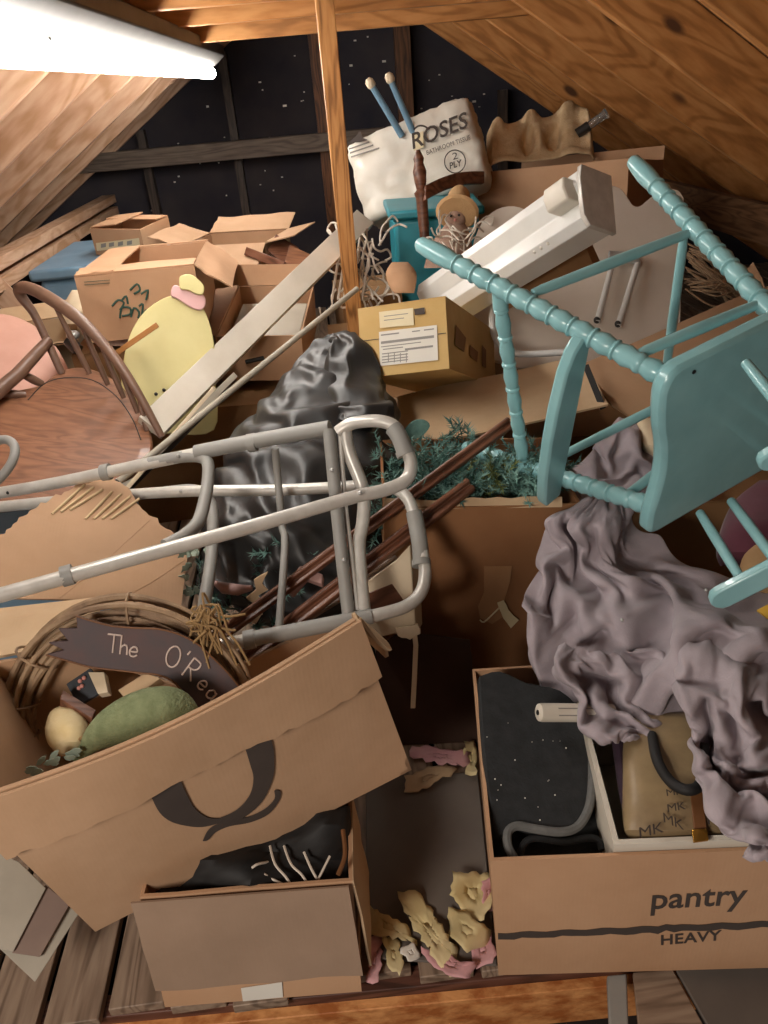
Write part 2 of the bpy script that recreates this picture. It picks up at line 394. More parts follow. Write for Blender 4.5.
def blob(rows, n=24, back=.6, amp=0, fs=6, mode='turb', power=1.0, seed=0):
    """closed lump from its silhouette rows (y, x_left, x_right, depth, bulge)"""
    G = []
    for (y, xl, xr, d, b) in rows:
        ring = []; xc = (xl+xr)/2; hw = (xr-xl)/2; yy = y
        for k in range(n):
            t = 2*pi*k/n; c, s = cos(t), sin(t)
            cx = math.copysign(abs(c)**power, c); sy = math.copysign(abs(s)**power, s)
            dep = d-(b*sy if s > 0 else b*back*sy)
            p = P(xc+hw*cx, yy, dep)
            if amp:
                q = p*fs+V((seed, 0, 0))
                if mode == 'turb': h = noise.turbulence(q, 3, False)-.5
                else:
                    ds, _ = noise.voronoi(q); h = min(ds[1]-ds[0], .5)*1.6-.4+.5*(noise.turbulence(q*2, 2, True)-.5)
                p = p-ray(xc+hw*cx, yy).normalized()*amp*h*(1 if s > -.2 else .3)
            ring.append(p)
        G.append(ring)
    m = MB().grid(G, True); r = len(G)
    m.f += [tuple(range(n)), tuple((r-1)*n+k for k in range(n))]; m.sm += [True, True]
    return m
def rows_interp(rows, n):
    o = []
    pts = [V((a, b, c)) for a, b, c, _, _ in rows]; q = cr(pts, n)
    for i, p in enumerate(q):
        k = min(i//n, len(rows)-2); t = i/n-k
        o.append((p.x, p.y, p.z, rows[k][3]*(1-t)+rows[k+1][3]*t, rows[k][4]*(1-t)+rows[k+1][4]*t))
    return o
# ------------------------------------------------------------------ cloth settling
def settle(mb, coll, grow=.25, frames=30, bend=.6, stiff=12, pins=(), mass=.25, fric=25, grav=-9.81, selfd=.004, cdist=.006, quality=7, smooth=1):
    """let a sheet that is larger than its bed buckle and settle on it; returns a new MB with the resting shape"""
    def temp(m, nm):
        me = bpy.data.meshes.new(nm); me.from_pydata(m.v, [], m.f); me.update(); o = bpy.data.objects.new(nm, me); COL.objects.link(o); return o
    o = temp(mb, 'tmp_cloth'); cs = [temp(c, 'tmp_bed') for c in coll]
    for c in cs:
        c.modifiers.new('c', 'COLLISION'); c.collision.thickness_outer = .003; c.collision.cloth_friction = fric; c.collision.use_culling = False
    m = o.modifiers.new('cl', 'CLOTH'); s = m.settings
    s.quality = quality; s.mass = mass; s.tension_stiffness = s.compression_stiffness = stiff; s.shear_stiffness = stiff*.5; s.bending_stiffness = bend
    s.tension_damping = s.compression_damping = 5; s.shear_damping = 5; s.bending_damping = .8; s.air_damping = 3
    s.shrink_min = -grow; s.effector_weights.gravity = abs(grav)/9.81
    if pins:
        vg = o.vertex_groups.new(name='pin'); vg.add(list(pins), 1.0, 'REPLACE'); s.vertex_group_mass = 'pin'; s.pin_stiffness = 1
    q = m.collision_settings; q.use_collision = True; q.collision_quality = 3; q.distance_min = cdist; q.use_self_collision = True; q.self_distance_min = selfd
    m.point_cache.frame_start = 1; m.point_cache.frame_end = frames+1
    for f in range(1, frames+1): S.frame_set(f)
    dg = bpy.context.evaluated_depsgraph_get(); me = bpy.data.meshes.new_from_object(o.evaluated_get(dg))
    r = MB().add([v.co.copy() for v in me.vertices], [tuple(p.vertices) for p in me.polygons])
    for t in [o]+cs:
        d_ = t.data; bpy.data.objects.remove(t); bpy.data.meshes.remove(d_)
    bpy.data.meshes.remove(me); S.frame_set(1)
    return r
# ------------------------------------------------------------------ the attic
X0, HR, TS = .186, 2.09, math.tan(radians(33.5))          # ridge line, its height under the rafters, roof slope
YB, YN = 5.75, -1.6
RD, RT_ = .17, .04                                        # rafter depth and thickness
ca = cos(radians(33.5)); L = 3.9
def rafter(side, y):
    a = radians(33.5); sx = side
    ux = V((sx*cos(a), 0, -sin(a))); uz = V((sx*sin(a), 0, cos(a))); uy = uz.cross(ux)
    M = Matrix(((ux.x, uy.x, uz.x, X0), (ux.y, uy.y, uz.y, y), (ux.z, uy.z, uz.z, HR), (0, 0, 0, 1)))
    o = MB().box((L/2, 0, RD/2), (L, RT_, RD)).build('rafter', MT['rafter' if side > 0 else 'rafter_l'], M=M, bevel=.003); struct(o)
for k in range(-7, 6):
    rafter(1, 2.83+.61*k) if 2.83+.61*k < YB-.05 else None
    rafter(-1, 2.57+.61*k) if 2.57+.61*k < YB-.05 else None
# roof boards on top of the rafters
mb = MB(); rnd = random.Random(3)
for side in (1, -1):
    a = radians(33.5); ux = V((side*cos(a), 0, -sin(a))); uz = V((side*sin(a), 0, cos(a))); k = 0
    while k*.19 < L:
        c = V((X0, 0, HR))+uz*(RD+.012)+ux*(k*.19+.095)
        M = Matrix(((ux.x, 0, uz.x, c.x), (0, 1, 0, (YB+YN)/2), (ux.z, 0, uz.z, c.z), (0, 0, 0, 1)))
        mb.box((0, 0, 0), (.186, YB-YN, .022), M); k += 1
Msh = Matrix.Rotation(pi/2, 4, 'Z'); Mi = Msh.inverted(); mb.v = [Mi@v for v in mb.v]
struct(mb.build('ceiling', MT['sheath'], M=Msh))
struct(MB().box((X0, (YB+YN)/2, HR+.13), (.04, YB-YN, .2)).build('ridge_board', MT['rafter']))
# collar ties
for k, y in enumerate((.85, 1.45, 2.05, 2.6, 3.18, 3.78)):
    z = 1.632 if k < 5 else 1.615
    hw = (HR-z)/TS
    hw -= .05
    M = Matrix.Translation((X0, y, z)); struct(MB().box((.075, 0, .07), (2*hw+.15, .04, .14)).build('collar_tie', MT['rafter'], M=M, bevel=.003))
# gable wall and its framing
mb = MB(); zb = -.3
pts = [V((X0-3.4, YB, zb)), V((X0+3.4, YB, zb)), V((X0+3.4, YB, HR+.2-3.4*TS)), V((X0, YB, HR+.25)), V((X0-3.4, YB, HR+.2-3.4*TS))]
struct(MB().prism(pts, V((0, .03, 0))).build('wall_back', MT['gable']))
nm = MB(); rn = random.Random(12)
for i in range(70):
    x, z = rn.uniform(-1.1, 1.3), rn.uniform(.75, 1.75)
    if z > HR-abs(x-X0)*TS-.05: continue
    r = rn.choice((.005, .006, .008, .012)); nm.box((x, YB-.006, z), (r*rn.uniform(1, 2.4), .012, r))
struct(nm.build('nail_points', MT['nail']))
mb = MB(); pts = [V((X0-3.4, YN-.03, zb)), V((X0+3.4, YN-.03, zb)), V((X0+3.4, YN-.03, HR+.2-3.4*TS)), V((X0, YN-.03, HR+.25)), V((X0-3.4, YN-.03, HR+.2-3.4*TS))]
struct(mb.prism(pts, V((0, .03, 0))).build('wall_front', MT['sheath']))
def gable_stud(xb, xt, w=.085, zt=None):
    zt = HR-abs(xt-X0)*TS if zt is None else zt
    a, b = V((xb, YB-.045, 0)), V((xt, YB-.045, zt)); d = (b-a); M = Matrix.Translation(a)@d.to_track_quat('X', 'Z').to_matrix().to_4x4()
    struct(MB().box((d.length/2, 0, 0), (d.length, w, .05)).build('gable_stud', MT['dark_wood'], M=M))
for xb, xt in ((-1.05, -1.05), (-.45, -.45), (1.35, 1.35)): gable_stud(xb, xt)
q = atY(322, 150, YB-.1); struct(MB().box((0, 0, 0), (2.1, .05, .11)).build('gable_stud', wood('warm_stud', '#4a2c18', '#6a4224', '#7d5230'), M=Matrix.Translation((q.x+.04, YB-.1, 1.0))@Matrix.Rotation(pi/2, 4, 'Y')))
q = atY(403, 60, YB-.1); struct(MB().box((0, 0, 0), (1.9, .05, .1)).build('gable_stud', wood('warm_stud2', '#3e2616', '#5a3a22', '#6e4a2e'), M=Matrix.Translation((q.x, YB-.1, .9))@Matrix.Rotation(pi/2, 4, 'Y')))
q = atY(235, 150, YB-.12); struct(MB().box((0, 0, 0), (2.1, .09, .11)).build('gable_beam', wood('dusty_beam', '#5a4c42', '#6c5e52', '#7c6d60'), M=Matrix.Translation((q.x-.05, YB-.12, q.z)), bevel=.004))
# front king post
a = atY(356, 338, 3.0); b = V((a.x+.002, 3.0, HR-.02)); d = b-a+V((0, 0, .55)); a = a-V((0, 0, .55))
M = Matrix.Translation(a)@d.to_track_quat('X', 'Y').to_matrix().to_4x4()
struct(MB().box((d.length/2, 0, 0), (d.length, .06, .075)).build('post', wood('post_pine', '#8a5a2c', '#b57c42', '#c78f54'), M=M, bevel=.003))
# knee-wall plates running along both eaves
for dz, w in ((.0, .035), (.075, .035)):
    M = Matrix.Translation((-1.36, 3.7, .80+dz))@Matrix.Rotation(pi/2, 4, 'Z'); struct(MB().box((0, 0, 0), (4.1, .09, .05)).build('knee_wall_plate', MT['rafter_l'], M=M, bevel=.003))
for y in (3.42, 4.6, 5.2):
    a, b = V((-1.36, y, .8)), V((-1.1, y+.1, .25)); d = b-a
    M = Matrix.Translation(a)@d.to_track_quat('X', 'Y').to_matrix().to_4x4(); struct(MB().box((d.length/2, 0, 0), (d.length, .09, .045)).build('knee_wall_brace', MT['rafter_l'], M=M))
a = atY(674, 192, 4.5)
M = Matrix.Translation((a.x+.02, 3.4, a.z-.04))@Matrix.Rotation(pi/2, 4, 'Z'); struct(MB().box((0, 0, 0), (4.4, .05, .17)).build('knee_wall_plate', wood('eave_board', '#5a3e28', '#7a583c', '#8d6a4c'), M=M))
# floor: decking boards with gaps over a dark void
x = -3.1; rnd = random.Random(5); k = 0
mb = MB()
while x < 3.4:
    w = .098; y0 = .80+.012*sin(k*1.7)-.02*x*.5
    mb.box((x+w/2, (y0+YB)/2, -.011), (w, YB-y0, .022)); x += w+.014; k += 1
Mf = Matrix.Rotation(pi/2, 4, 'Z'); mb.v = [Mf.inverted()@v for v in mb.v]
struct(mb.build('floor', MT['plank'], M=Mf, bevel=.002))
struct(MB().box((0, 3.2, -.16), (6.8, 5.4, .02)).build('floor_void', MT['black']))
# edge of the hatch
def edge_box(p0, p1, z0, z1, dep, name, mat, dy=0):
    a = atZ(*p0, z1); b = atZ(*p1, z1); a.y += dy; b.y += dy; d = (b-a); M = Matrix.Translation((a.x, a.y, 0))@Matrix.Rotation(math.atan2(d.y, d.x), 4, 'Z')
    struct(MB().box((d.length/2, dep/2, (z0+z1)/2), (d.length, dep, z1-z0)).build(name, mat, M=M, bevel=.002))
edge_box((-200, 1047), (900, 940), -.05, -.022, .04, 'hatch_beam', MT['beam'], -.0)
edge_box((-200, 1058), (900, 951), -.5, -.045, .025, 'hatch_lining', MT['osb'], -.012)
pl0 = Plane((0, 0, .003), (1, 0, .003), (0, 1, .003))
tag(slab(pl0.off(.004), [(366, 776), (478, 772), (497, 965), (366, 958)], .006).build('floor_panel', MT['grey_panel'], bevel=.002), 'dull grey flat panel on the floor between the two front cartons', 'board')
tag(slab(pl0.off(.012), [(633, 972), (673, 969), (712, 1040), (640, 1040)], .012).build('wooden_plank', MT['plank'], bevel=.002), 'short weathered plank at the front edge below the pantry carton', 'plank')
tag(slab(pl0.off(.012), [(676, 969), (800, 962), (800, 1040), (716, 1040)], .012).build('floor_sheet', MT['grey_panel'], bevel=.002), 'grey dusty panel in the bottom right corner under the pantry carton', 'board')
tag(slab(pl0.off(.02), [(607, 975), (627, 973), (629, 1040), (610, 1040)], .02).build('metal_strip', MT['alu_grip'], bevel=.003), 'narrow grey strip beside the orange hatch lining at the front', 'strip')

# ------------------------------------------------------------------ fluorescent fitting
def light_fixture(A, B, label, r=.02, L2=.65):
    """two tubes end to end on a narrow housing: A far end, B the joint"""
    ux = (B-A).normalized(); Ln = (B-A).length; uz = V((0, 0, 1)); uz = (uz-ux*uz.dot(ux)).normalized(); uy = uz.cross(ux)
    M = Matrix(((ux.x, uy.x, uz.x, A.x), (ux.y, uy.y, uz.y, A.y), (ux.z, uy.z, uz.z, A.z), (0, 0, 0, 1)))
    R = thing('fluorescent_light', M@V((Ln*.6, 0, .08)), label, 'ceiling light')
    mb = MB(); mb.prism([M@V((-.02, y, z)) for y, z in ((-.026, .03), (.026, .03), (.085, .075), (.085, .12), (-.085, .12), (-.085, .075))], ux*(Ln+L2+.04)); mb.build('housing', MT['housing'], R, bevel=.004)
    for x0_, x1_ in ((.012, Ln-.012), (Ln+.012, Ln+L2-.012)):
        MB().tube([M@V((x, 0, 0)) for x in (x0_, x0_+.01, x1_-.01, x1_)], [r*.7, r, r, r*.7], 18).build('light_tube', MT['lens'], R)
    for x in (0, Ln, Ln+L2): MB().box((x, 0, .018), (.016, .03, .05), M).build('lamp_holder', MT['housing'], R, bevel=.003)
light_fixture(P(211, 73, 4.06), P(47, 54.5, 1.52), r=.028, L2=.65, label='long glowing two-tube fluorescent light hanging under the left rafters')
def lamp(name, loc, energy, size, col, rot=(0, 0, 0)):
    l = bpy.data.lights.new(name, 'AREA'); l.energy = energy; l.shape = 'RECTANGLE'; l.size, l.size_y = size; l.color = col
    o = bpy.data.objects.new(name, l); o.location = loc; o.rotation_euler = [radians(r) for r in rot]; COL.objects.link(o); return o
# ------------------------------------------------------------------ front cartons
# pantry carton
M = pose((.4753, .9493, .0351), (.25, -2.23, -7.82)); w, d, h = .55, .446, .311
R = carton(M, w, d, h, 'open brown carton printed pantry and HEAVY at the front right', MT['card_o'], bulge=.001)
pf = face(M, w, d, h)
text_on(pf, 'pantry', (650, 909), (747, 904), (649.3, 894), MT['ink'], R, bold=.012, shear=.12)
text_on(pf, 'HEAVY', (661, 945), (721, 940), (661, 935), MT['ink'], R, bold=.015, space=1.05)
tp = [(498+i*8, 933+sin(i*1.3)*.7-i*.35-(2 if 20 < i < 22 else 0)) for i in range(0, 40)]; bt = [(x, y+6.5+random.uniform(-.8, .8)) for x, y in tp]
decal(pf, tp+bt[::-1], 'packing_tape', MT['ink'], R)
# folded black mat standing inside
pm_ = PL((480, 672, 1.475), (600, 690, 1.47), (505, 850, 1.24))
R = thing('foam_mat', pm_.hit(540, 845), 'folded black foam mat dusted with crumbs inside the pantry carton', 'mat')
slab(pm_, smooth_px([(479, 676), (500, 671), (530, 684), (560, 690), (584, 715), (591, 752), (590, 795), (578, 824), (560, 833), (530, 829), (512, 826), (500, 838), (494, 835), (488, 790), (482, 730)], 3), .022).build('mat_fold', MT['mat'], R, bevel=.006)
ed = [(592, 745), (592, 785), (588, 810), (577, 827), (560, 832), (535, 829), (517, 826), (508, 832), (508, 846), (514, 858)]
MB().tube([pm_.off(.002).hit(*p) for p in ed], .0075, 8, sub=4).build('rolled_edge', MT['mat_edge'], R)
pm2 = pm_.off(-.04)
slab(pm2, smooth_px([(485, 680), (570, 690), (588, 745), (598, 800), (606, 848), (600, 856), (505, 858), (495, 835)], 2), .03).build('mat_fold', MT['mat'], R, bevel=.006)
MB().tube([pm_.off(-.012).hit(*p) for p in [(520, 858), (523, 845), (535, 838), (565, 842), (586, 838), (598, 840), (602, 850)]], .006, 8, sub=4).build('rolled_edge', MT['mat'], R)
rc = random.Random(4)
cb = MB()
for (x, y) in [(546, 706), (508, 723), (543, 740), (553, 741), (560, 741), (487, 737), (495, 779), (501, 785), (525, 798), (548, 781), (497, 800), (538, 807), (549, 780), (585, 736), (532, 742), (566, 748), (515, 760), (555, 795), (540, 820), (498, 790)]:
    c = pm_.off(.001).hit(x, y); cb.ball(c, rc.uniform(.0006, .0016), 6, 4)
cb.build('crumbs', MT['label'], R)
# white inner box with a handbag
Mp = pose((.4753, .9493, .0351), (.25, -2.23, -7.82))
Mi = Mp@Matrix.Translation((.088, -.06, .152))
R = carton(Mi, .345, .31, .175, 'shallow white box inside the pantry carton under the grey cloth', MT['white'], th=.009)
Mi2 = Mp@Matrix.Translation((.135, -.02, .15))
ph = PL((620, 740, 1.36), (720, 740, 1.36), (640, 848, 1.175))
R = thing('handbag', ph.hit(670, 840), 'tan canvas handbag with dark repeated monogram in the white box', 'handbag')
rows = [(712, 640, 700, 1.40, .02), (722, 624, 722, 1.385, .04), (745, 622, 732, 1.345, .055), (775, 622, 738, 1.30, .06), (805, 622, 742, 1.255, .06), (830, 624, 744, 1.215, .045), (842, 632, 742, 1.205, .02)]
blob(rows_interp(rows, 4), 28, .5, .012, 9, 'turb', .6).build('bag_body', MT['bag'], R)
pt = Plane(P(625, 830, 1.165), P(735, 830, 1.165), P(640, 775, 1.232))
for i, (a, b, yt) in enumerate([((668, 812), (686, 809), 6), ((664, 822), (684, 830), 8), ((640, 838), (664, 832), 9), ((706, 809), (728, 814), 8), ((708, 824), (738, 831), 6), ((704, 796), (722, 800), 6), ((667, 796), (684, 794), 5)]):
    text_on(pt, 'MK', a, b, (a[0]-1, a[1]-yt-2), MT['ink'], R, 'monogram', bold=0, space=.95)
slab(Plane(P(690, 790, 1.215), P(706, 790, 1.215), P(700, 835, 1.165)), [(690, 786), (702, 788), (708, 836), (695, 838)], .004).build('leather_tab', MT['leather'], R, bevel=.001)
slab(Plane(P(690, 790, 1.21), P(706, 790, 1.21), P(700, 835, 1.16)), [(692, 829), (707, 828), (709, 840), (694, 842)], .005).build('gold_clasp', MT['gold'], R, bevel=.001)
MB().tube([P(652, 735, 1.32), P(658, 762, 1.25), P(672, 783, 1.22), P(690, 790, 1.2), P(702, 780, 1.22), P(704, 745, 1.26)], .009, 10, sub=5).build('bag_strap', MT['black'], R)
rows = [(728, 610, 628, 1.37, .02), (760, 614, 632, 1.33, .03), (800, 620, 634, 1.27, .03), (836, 628, 638, 1.215, .02)]
tag(blob(rows_interp(rows, 3), 14, .6, .01, 9).build('purple_cloth', MT['purple']), 'dark purple cloth tucked in beside the tan handbag', 'cloth')
# white tube
a, b = P(538, 712.5, 1.36), P(612, 713, 1.40)
R = thing('plastic_tube', a.lerp(b, .5), 'white plastic tube with a hole in its end lying over the black mat', 'tube')
MB().rod(a, b, [(0, .012), (.015, .0155), (.05, .0165), (1, .0165)], 20).build('tube_body', MT['white'], R)
MB().rod(a-(b-a)*.01, a+(b-a)*.02, [(0, .0045), (1, .0045)], 12).build('end_hole', MT['black'], R)
u = (b-a).normalized(); sl = (CAM-a).normalized(); sl = (sl-u*sl.dot(u)).normalized()
for k in (.3, -.5):
    off = (sl+u.cross(sl)*k).normalized()*.0162; MB().rod(a.lerp(b, .22)+off, a.lerp(b, .95)+off, [(0, .0012), (1, .0012)], 6).build('groove', MT['label_t'], R)

# low open carton
M = pose((-.238, .885, .006), (-7, 2.0, -2.5)); w, d, h = .345, .2, .262
R = carton(M, w, d, h, 'low open carton holding white wires under the big tilted carton', MT['card_o'], bulge=.004)
pfl = face(M, w, d, h)
q = plate(V((-w/2-.012, -d/2-.01, h)), V((w+.006, 0, 0)), V((.012, -.012, -.19)), 10, 6, .004, amp=.008, seed=3); MB().add([M@v for v in q.v], q.f).build('box_flap', MT['card_g'], R, angle=30)
pq = pfl.off(.001)
decal(pq, [(241, 988), (282, 982), (283, 997), (243, 1001)], 'paper_label', MT['label'], R)
q = plate(V((w/2, -d/2, h)), V((0, d, 0)), V((.02, 0, -.2)), 8, 5, .004, amp=.006, seed=8); MB().add([M@v for v in q.v], q.f).build('box_flap', MT['card_p'], R, angle=30)
tag(blob(rows_interp([(806, 300, 350, 1.36, .02), (835, 240, 352, 1.345, .05), (860, 170, 352, 1.325, .06), (885, 150, 350, 1.30, .05), (905, 160, 345, 1.28, .02)], 3), 40, .6, .05, 11).build('dark_filler', MT['black']), 'black lump added to darken the inside of the low open carton', 'filler')  # invented black mass, paints the shaded inside of the carton
R = thing('wire_hangers', M@V((0, 0, .02)), 'bundle of thin white wires inside the low open carton', 'wire')
for px in ([(243, 887, 1.26), (247, 874, 1.27), (256, 865, 1.27), (268, 862, 1.29)], [(270, 846, 1.31), (275, 864, 1.28), (285, 876, 1.27), (292, 886, 1.26)], [(284, 846, 1.31), (291, 864, 1.28), (301, 874, 1.27), (308, 884, 1.26)], [(264, 874, 1.27), (272, 879, 1.27), (282, 884, 1.26)], [(304, 852, 1.3), (311, 868, 1.28), (317, 879, 1.27)], [(330, 856, 1.29), (324, 868, 1.28), (318, 880, 1.27)]):
    MB().tube([P(*p) for p in px], .0022, 6, sub=5).build('wire', MT['ivory_wire'], R)
MB().tube([P(338, 875, 1.25), P(345, 855, 1.27), P(343, 830, 1.3)], .004, 8, sub=5).build('wire', MT['leather'], R)

# big tilted carton with the Q
s = 1.17; M = pose((-.2282*s, .9259*s, 1.4+(.4420-1.4)*s), (4.44, -11.54, 14.77)); w, d, h = .505*s, .322*s, .336*s
d = .33
M = M@Matrix.Translation((0, -(.322*s-d)/2, 0))
R = thing('cardboard_box', M.translation, 'large tilted carton with a big dark letter Q holding a wreath', 'box')
BOW, TH = .034, .007
def qpt(u, z, off=0.0): return M@V((-w/2+u*w, -d/2-BOW*sin(pi*u)*max(0, z/h)**1.5-off, z))
def strip(fn, nu, nv, th):
    A = [[fn(i/nu, j/nv, 0) for i in range(nu+1)] for j in range(nv+1)]; B = [[fn(i/nu, j/nv, th) for i in range(nu+1)] for j in range(nv+1)]
    m = MB().grid(A).grid([r[::-1] for r in B]); k = (nu+1)*(nv+1); I = lambda j, i: j*(nu+1)+i; J = lambda j, i: k+j*(nu+1)+nu-i
    for i in range(nu): m.f += [(I(0, i), J(0, i), J(0, i+1), I(0, i+1)), (I(nv, i), I(nv, i+1), J(nv, i+1), J(nv, i))]
    for j in range(nv): m.f += [(I(j, 0), I(j+1, 0), J(j+1, 0), J(j, 0)), (I(j, nu), J(j, nu), J(j+1, nu), I(j+1, nu))]
    m.sm += [False]*(2*nu+2*nv); return m
body = strip(lambda u, v, t: qpt(u, v*h, -t), 24, 10, TH)
hbl, hbr = h*.80, h*.28
def addm(m): body.add(m.v, m.f)
addm(strip(lambda u, v, t: M@V((-w/2+u*w, d/2-t, v*(hbl+.12*h*max(0, 1-u/.2)+(hbr-hbl)*min(1, max(0, (u-.2)/.25))))), 30, 6, TH))
addm(strip(lambda u, v, t: M@V((-w/2+t, -d/2+u*d, v*(h+(hbl+.12*h-h)*u))), 8, 6, TH))
addm(strip(lambda u, v, t: M@V((w/2-t, -d/2+u*d, v*(h+(hbr-h)*min(1, u*3.2)))), 16, 6, TH))
body.box((0, 0, TH/2), (w, d, TH), M)
body.build('box_body', MT['card'], R, angle=30)
rq = random.Random(2); jag = [rq.uniform(-.004, .004) for _ in range(60)]
strip(lambda u, v, t: qpt(-.01+u*1.02, h+.003-v*(.122+jag[int(u*48)]*(v > .98)), .012+.004*v+.005*sin(u*9)*v-t), 48, 6, .005).build('box_flap', MT['card'], R, angle=30)
strip(lambda u, v, t: M@V((w/2+.004+t+v*.03, -d/2+u*.10+.01*v, h*(1-.25*u)-v*.10-.02*sin(u*7+v*3))), 8, 6, .005).build('box_flap', MT['card_p'], R, angle=30)
pq = Plane(qpt(.3, h*.25, .001), qpt(.75, h*.25, .001), qpt(.5, h*.65, .001)).off(.004)
# the letter: bowl, thick right limb, swash tail; its top is under the hanging flap
Q1 = smooth_px([(152, 800), (158, 784), (176, 776), (186, 794), (195, 810), (208, 819), (222, 820), (222, 823), (205, 828), (190, 828), (172, 824), (160, 815)], 4)
Q2 = smooth_px([(214, 822), (236, 812), (250, 797), (254, 780), (250, 764), (244, 742), (246, 728), (262, 726), (273, 745), (275, 768), (272, 784), (262, 803), (246, 817), (228, 825)], 4)
Q3 = smooth_px([(203, 842), (210, 830), (226, 822), (248, 818), (265, 810), (275, 800), (275, 792), (281, 793), (279, 802), (268, 815), (250, 823), (230, 827), (216, 833), (208, 841)], 4)
def on_front(px):
    # drop the outline onto the bowed front panel
    o = []
    for x, y in px:
        p = pq.hit(x, y); l = M.inverted()@p; o.append(qpt(l.x/w+.5, l.z, .0015))
    return o
fny = -(M.to_3x3()@V((0, 1, 0)))
for q in (Q1, Q2, Q3): MB().prism(on_front(q), fny*.0012).build('printed_letter', MT['ink'], R)
BQ = M
# back flap lying open
tag(plate(P(-25, 612, 1.5), P(98, 598, 1.55)-P(-25, 612, 1.5), P(-30, 660, 1.36)-P(-25, 612, 1.5), 8, 6, .005, amp=.012, seed=5, torn=.004).build('cardboard_flap', MT['card_p'], angle=30), 'pale cardboard sheet at the left edge above the wreath', 'cardboard')
# wreath
pw = PL((20, 700, 1.37), (235, 665, 1.39), (110, 800, 1.41))
R = thing('grapevine_wreath', pw.hit(125, 770), 'round twig wreath with a dark lettered banner in the tilted carton', 'wreath')
c = pw.hit(132, 722); ax = (pw.hit(245, 700)-c); ay = pw.n.cross(ax.normalized())
rx = ax.length*.98; ax.normalize(); ry = rx*1.0
rw = random.Random(9)
for k in range(15):
    ph0 = rw.uniform(0, 6.28); dr = rw.uniform(-.026, .026); dz = rw.uniform(-.02, .022); f = rw.choice((2, 3)); am = rw.uniform(.004, .012)
    pts = []
    for i in range(64):
        t = 2*pi*i/64; r = 1+(dr+am*sin(f*t+ph0))/rx
        pts.append(c+ax*cos(t)*rx*r+ay*sin(t)*ry*r+pw.n*(dz+am*cos(f*t+ph0*2)))
    MB().tube(pts, rw.uniform(.004, .0075), 7, closed=True).build('vine', MT['wicker'], R)
for t in (3.5, 3.1, 2.75, 2.3, 1.35):
    cc = c+ax*cos(t)*rx+ay*sin(t)*ry; u = ax*cos(t)+ay*sin(t)
    MB().tube([cc+u*cos(a)*.037+pw.n*sin(a)*.032+(ax*-sin(t)+ay*cos(t))*.006*cos(a) for a in [2*pi*i/16 for i in range(16)]], .0025, 6, closed=True).build('binding', MT['wicker'], R)
cb = MB()
for i in range(26):
    x0_, y0_ = rw.uniform(196, 220), rw.uniform(604, 632)
    cb.tube([P(x0_, y0_, 1.34+rw.uniform(-.02, .02)), P(x0_+rw.uniform(-16, 18), y0_+rw.uniform(-14, 18), 1.33), P(x0_+rw.uniform(-12, 34), y0_+rw.uniform(2, 40), 1.34)], .0022, 5, sub=4)
cb.build('straw_tie', MT['twine'], R)
pb = pw.off(.045)
top = [(76, 616), (92, 621), (112, 626), (135, 628), (158, 629), (178, 634), (196, 643), (212, 657), (228, 673), (243, 692)]
bot = [(228, 712), (206, 716), (196, 707), (184, 693), (172, 681), (158, 675), (140, 673), (115, 670), (90, 667), (68, 661), (46, 655)]
notch = [(63, 650), (48, 643), (68, 641), (58, 629), (77, 629)]
ban = slab(pb, smooth_px(top, 3, False)+smooth_px(bot, 3, False)+notch, .008).build('banner', MT['sign'], R, bevel=.0015)
# rim line and letters on the banner
MB().tube([pb.off(.001).hit(*p) for p in smooth_px(top, 3, False)], .0016, 6).build('banner_rim', MT['leather'], ban)
MB().tube([pb.off(.001).hit(*p) for p in smooth_px(bot, 3, False)], .0016, 6).build('banner_rim', MT['leather'], ban)
def stroke(pl, px, mat, parent, r=.0013, sub=4, name='chalk_letter'):
    return MB().tube([pl.hit(*p) for p in px], r, 6, sub=sub).build(name, mat, parent)
pc = pb.off(.001)
def letter(px0, ang, sz, strokes):
    ca_, sa_ = cos(radians(ang)), sin(radians(ang)); mb = MB()
    for st in strokes:
        mb.tube([pc.hit(px0[0]+1.12*sz*(x*ca_+y*sa_), px0[1]+1.12*sz*(x*sa_-y*ca_)) for x, y in st], 0.0016, 6, sub=3)
    mb.build('chalk_letter', MT['chalk'], ban)
ring = [(.32*cos(a)+.32, .5*sin(a)+.5) for a in [2*pi*i/12 for i in range(13)]]
letter((106, 652), 6, 17, [[(0, .95), (.7, .95)], [(.35, .95), (.35, 0)]])
letter((120, 654), 6, 17, [[(0, 1), (0, 0)], [(0, .35), (.18, .5), (.34, .4), (.36, 0)]])
letter((129, 656), 6, 17, [[(.02, .26), (.4, .26), (.36, .46), (.18, .5), (.02, .3), (.06, .06), (.25, .0), (.42, .1)]])
letter((164, 665), 16, 19, [ring])
letter((186, 659), 30, 16, [[(0, .5), (-.04, .25)]])
letter((182, 675), 36, 19, [[(0, 1), (0, 0)], [(0, 1), (.4, .95), (.45, .7), (.3, .52), (0, .5)], [(.15, .5), (.5, 0)]])
letter((196, 686), 40, 17, [[(.02, .26), (.4, .26), (.36, .46), (.18, .5), (.02, .3), (.06, .06), (.25, .0), (.42, .1)]])
letter((205, 695), 43, 17, [[(.38, .4), (.2, .5), (.02, .3), (.05, .05), (.22, 0), (.38, .12)], [(.4, .48), (.4, 0)]])
letter((216, 706), 46, 17, [[(0, .5), (0, 0)], [(0, .3), (.15, .48), (.32, .45)]])
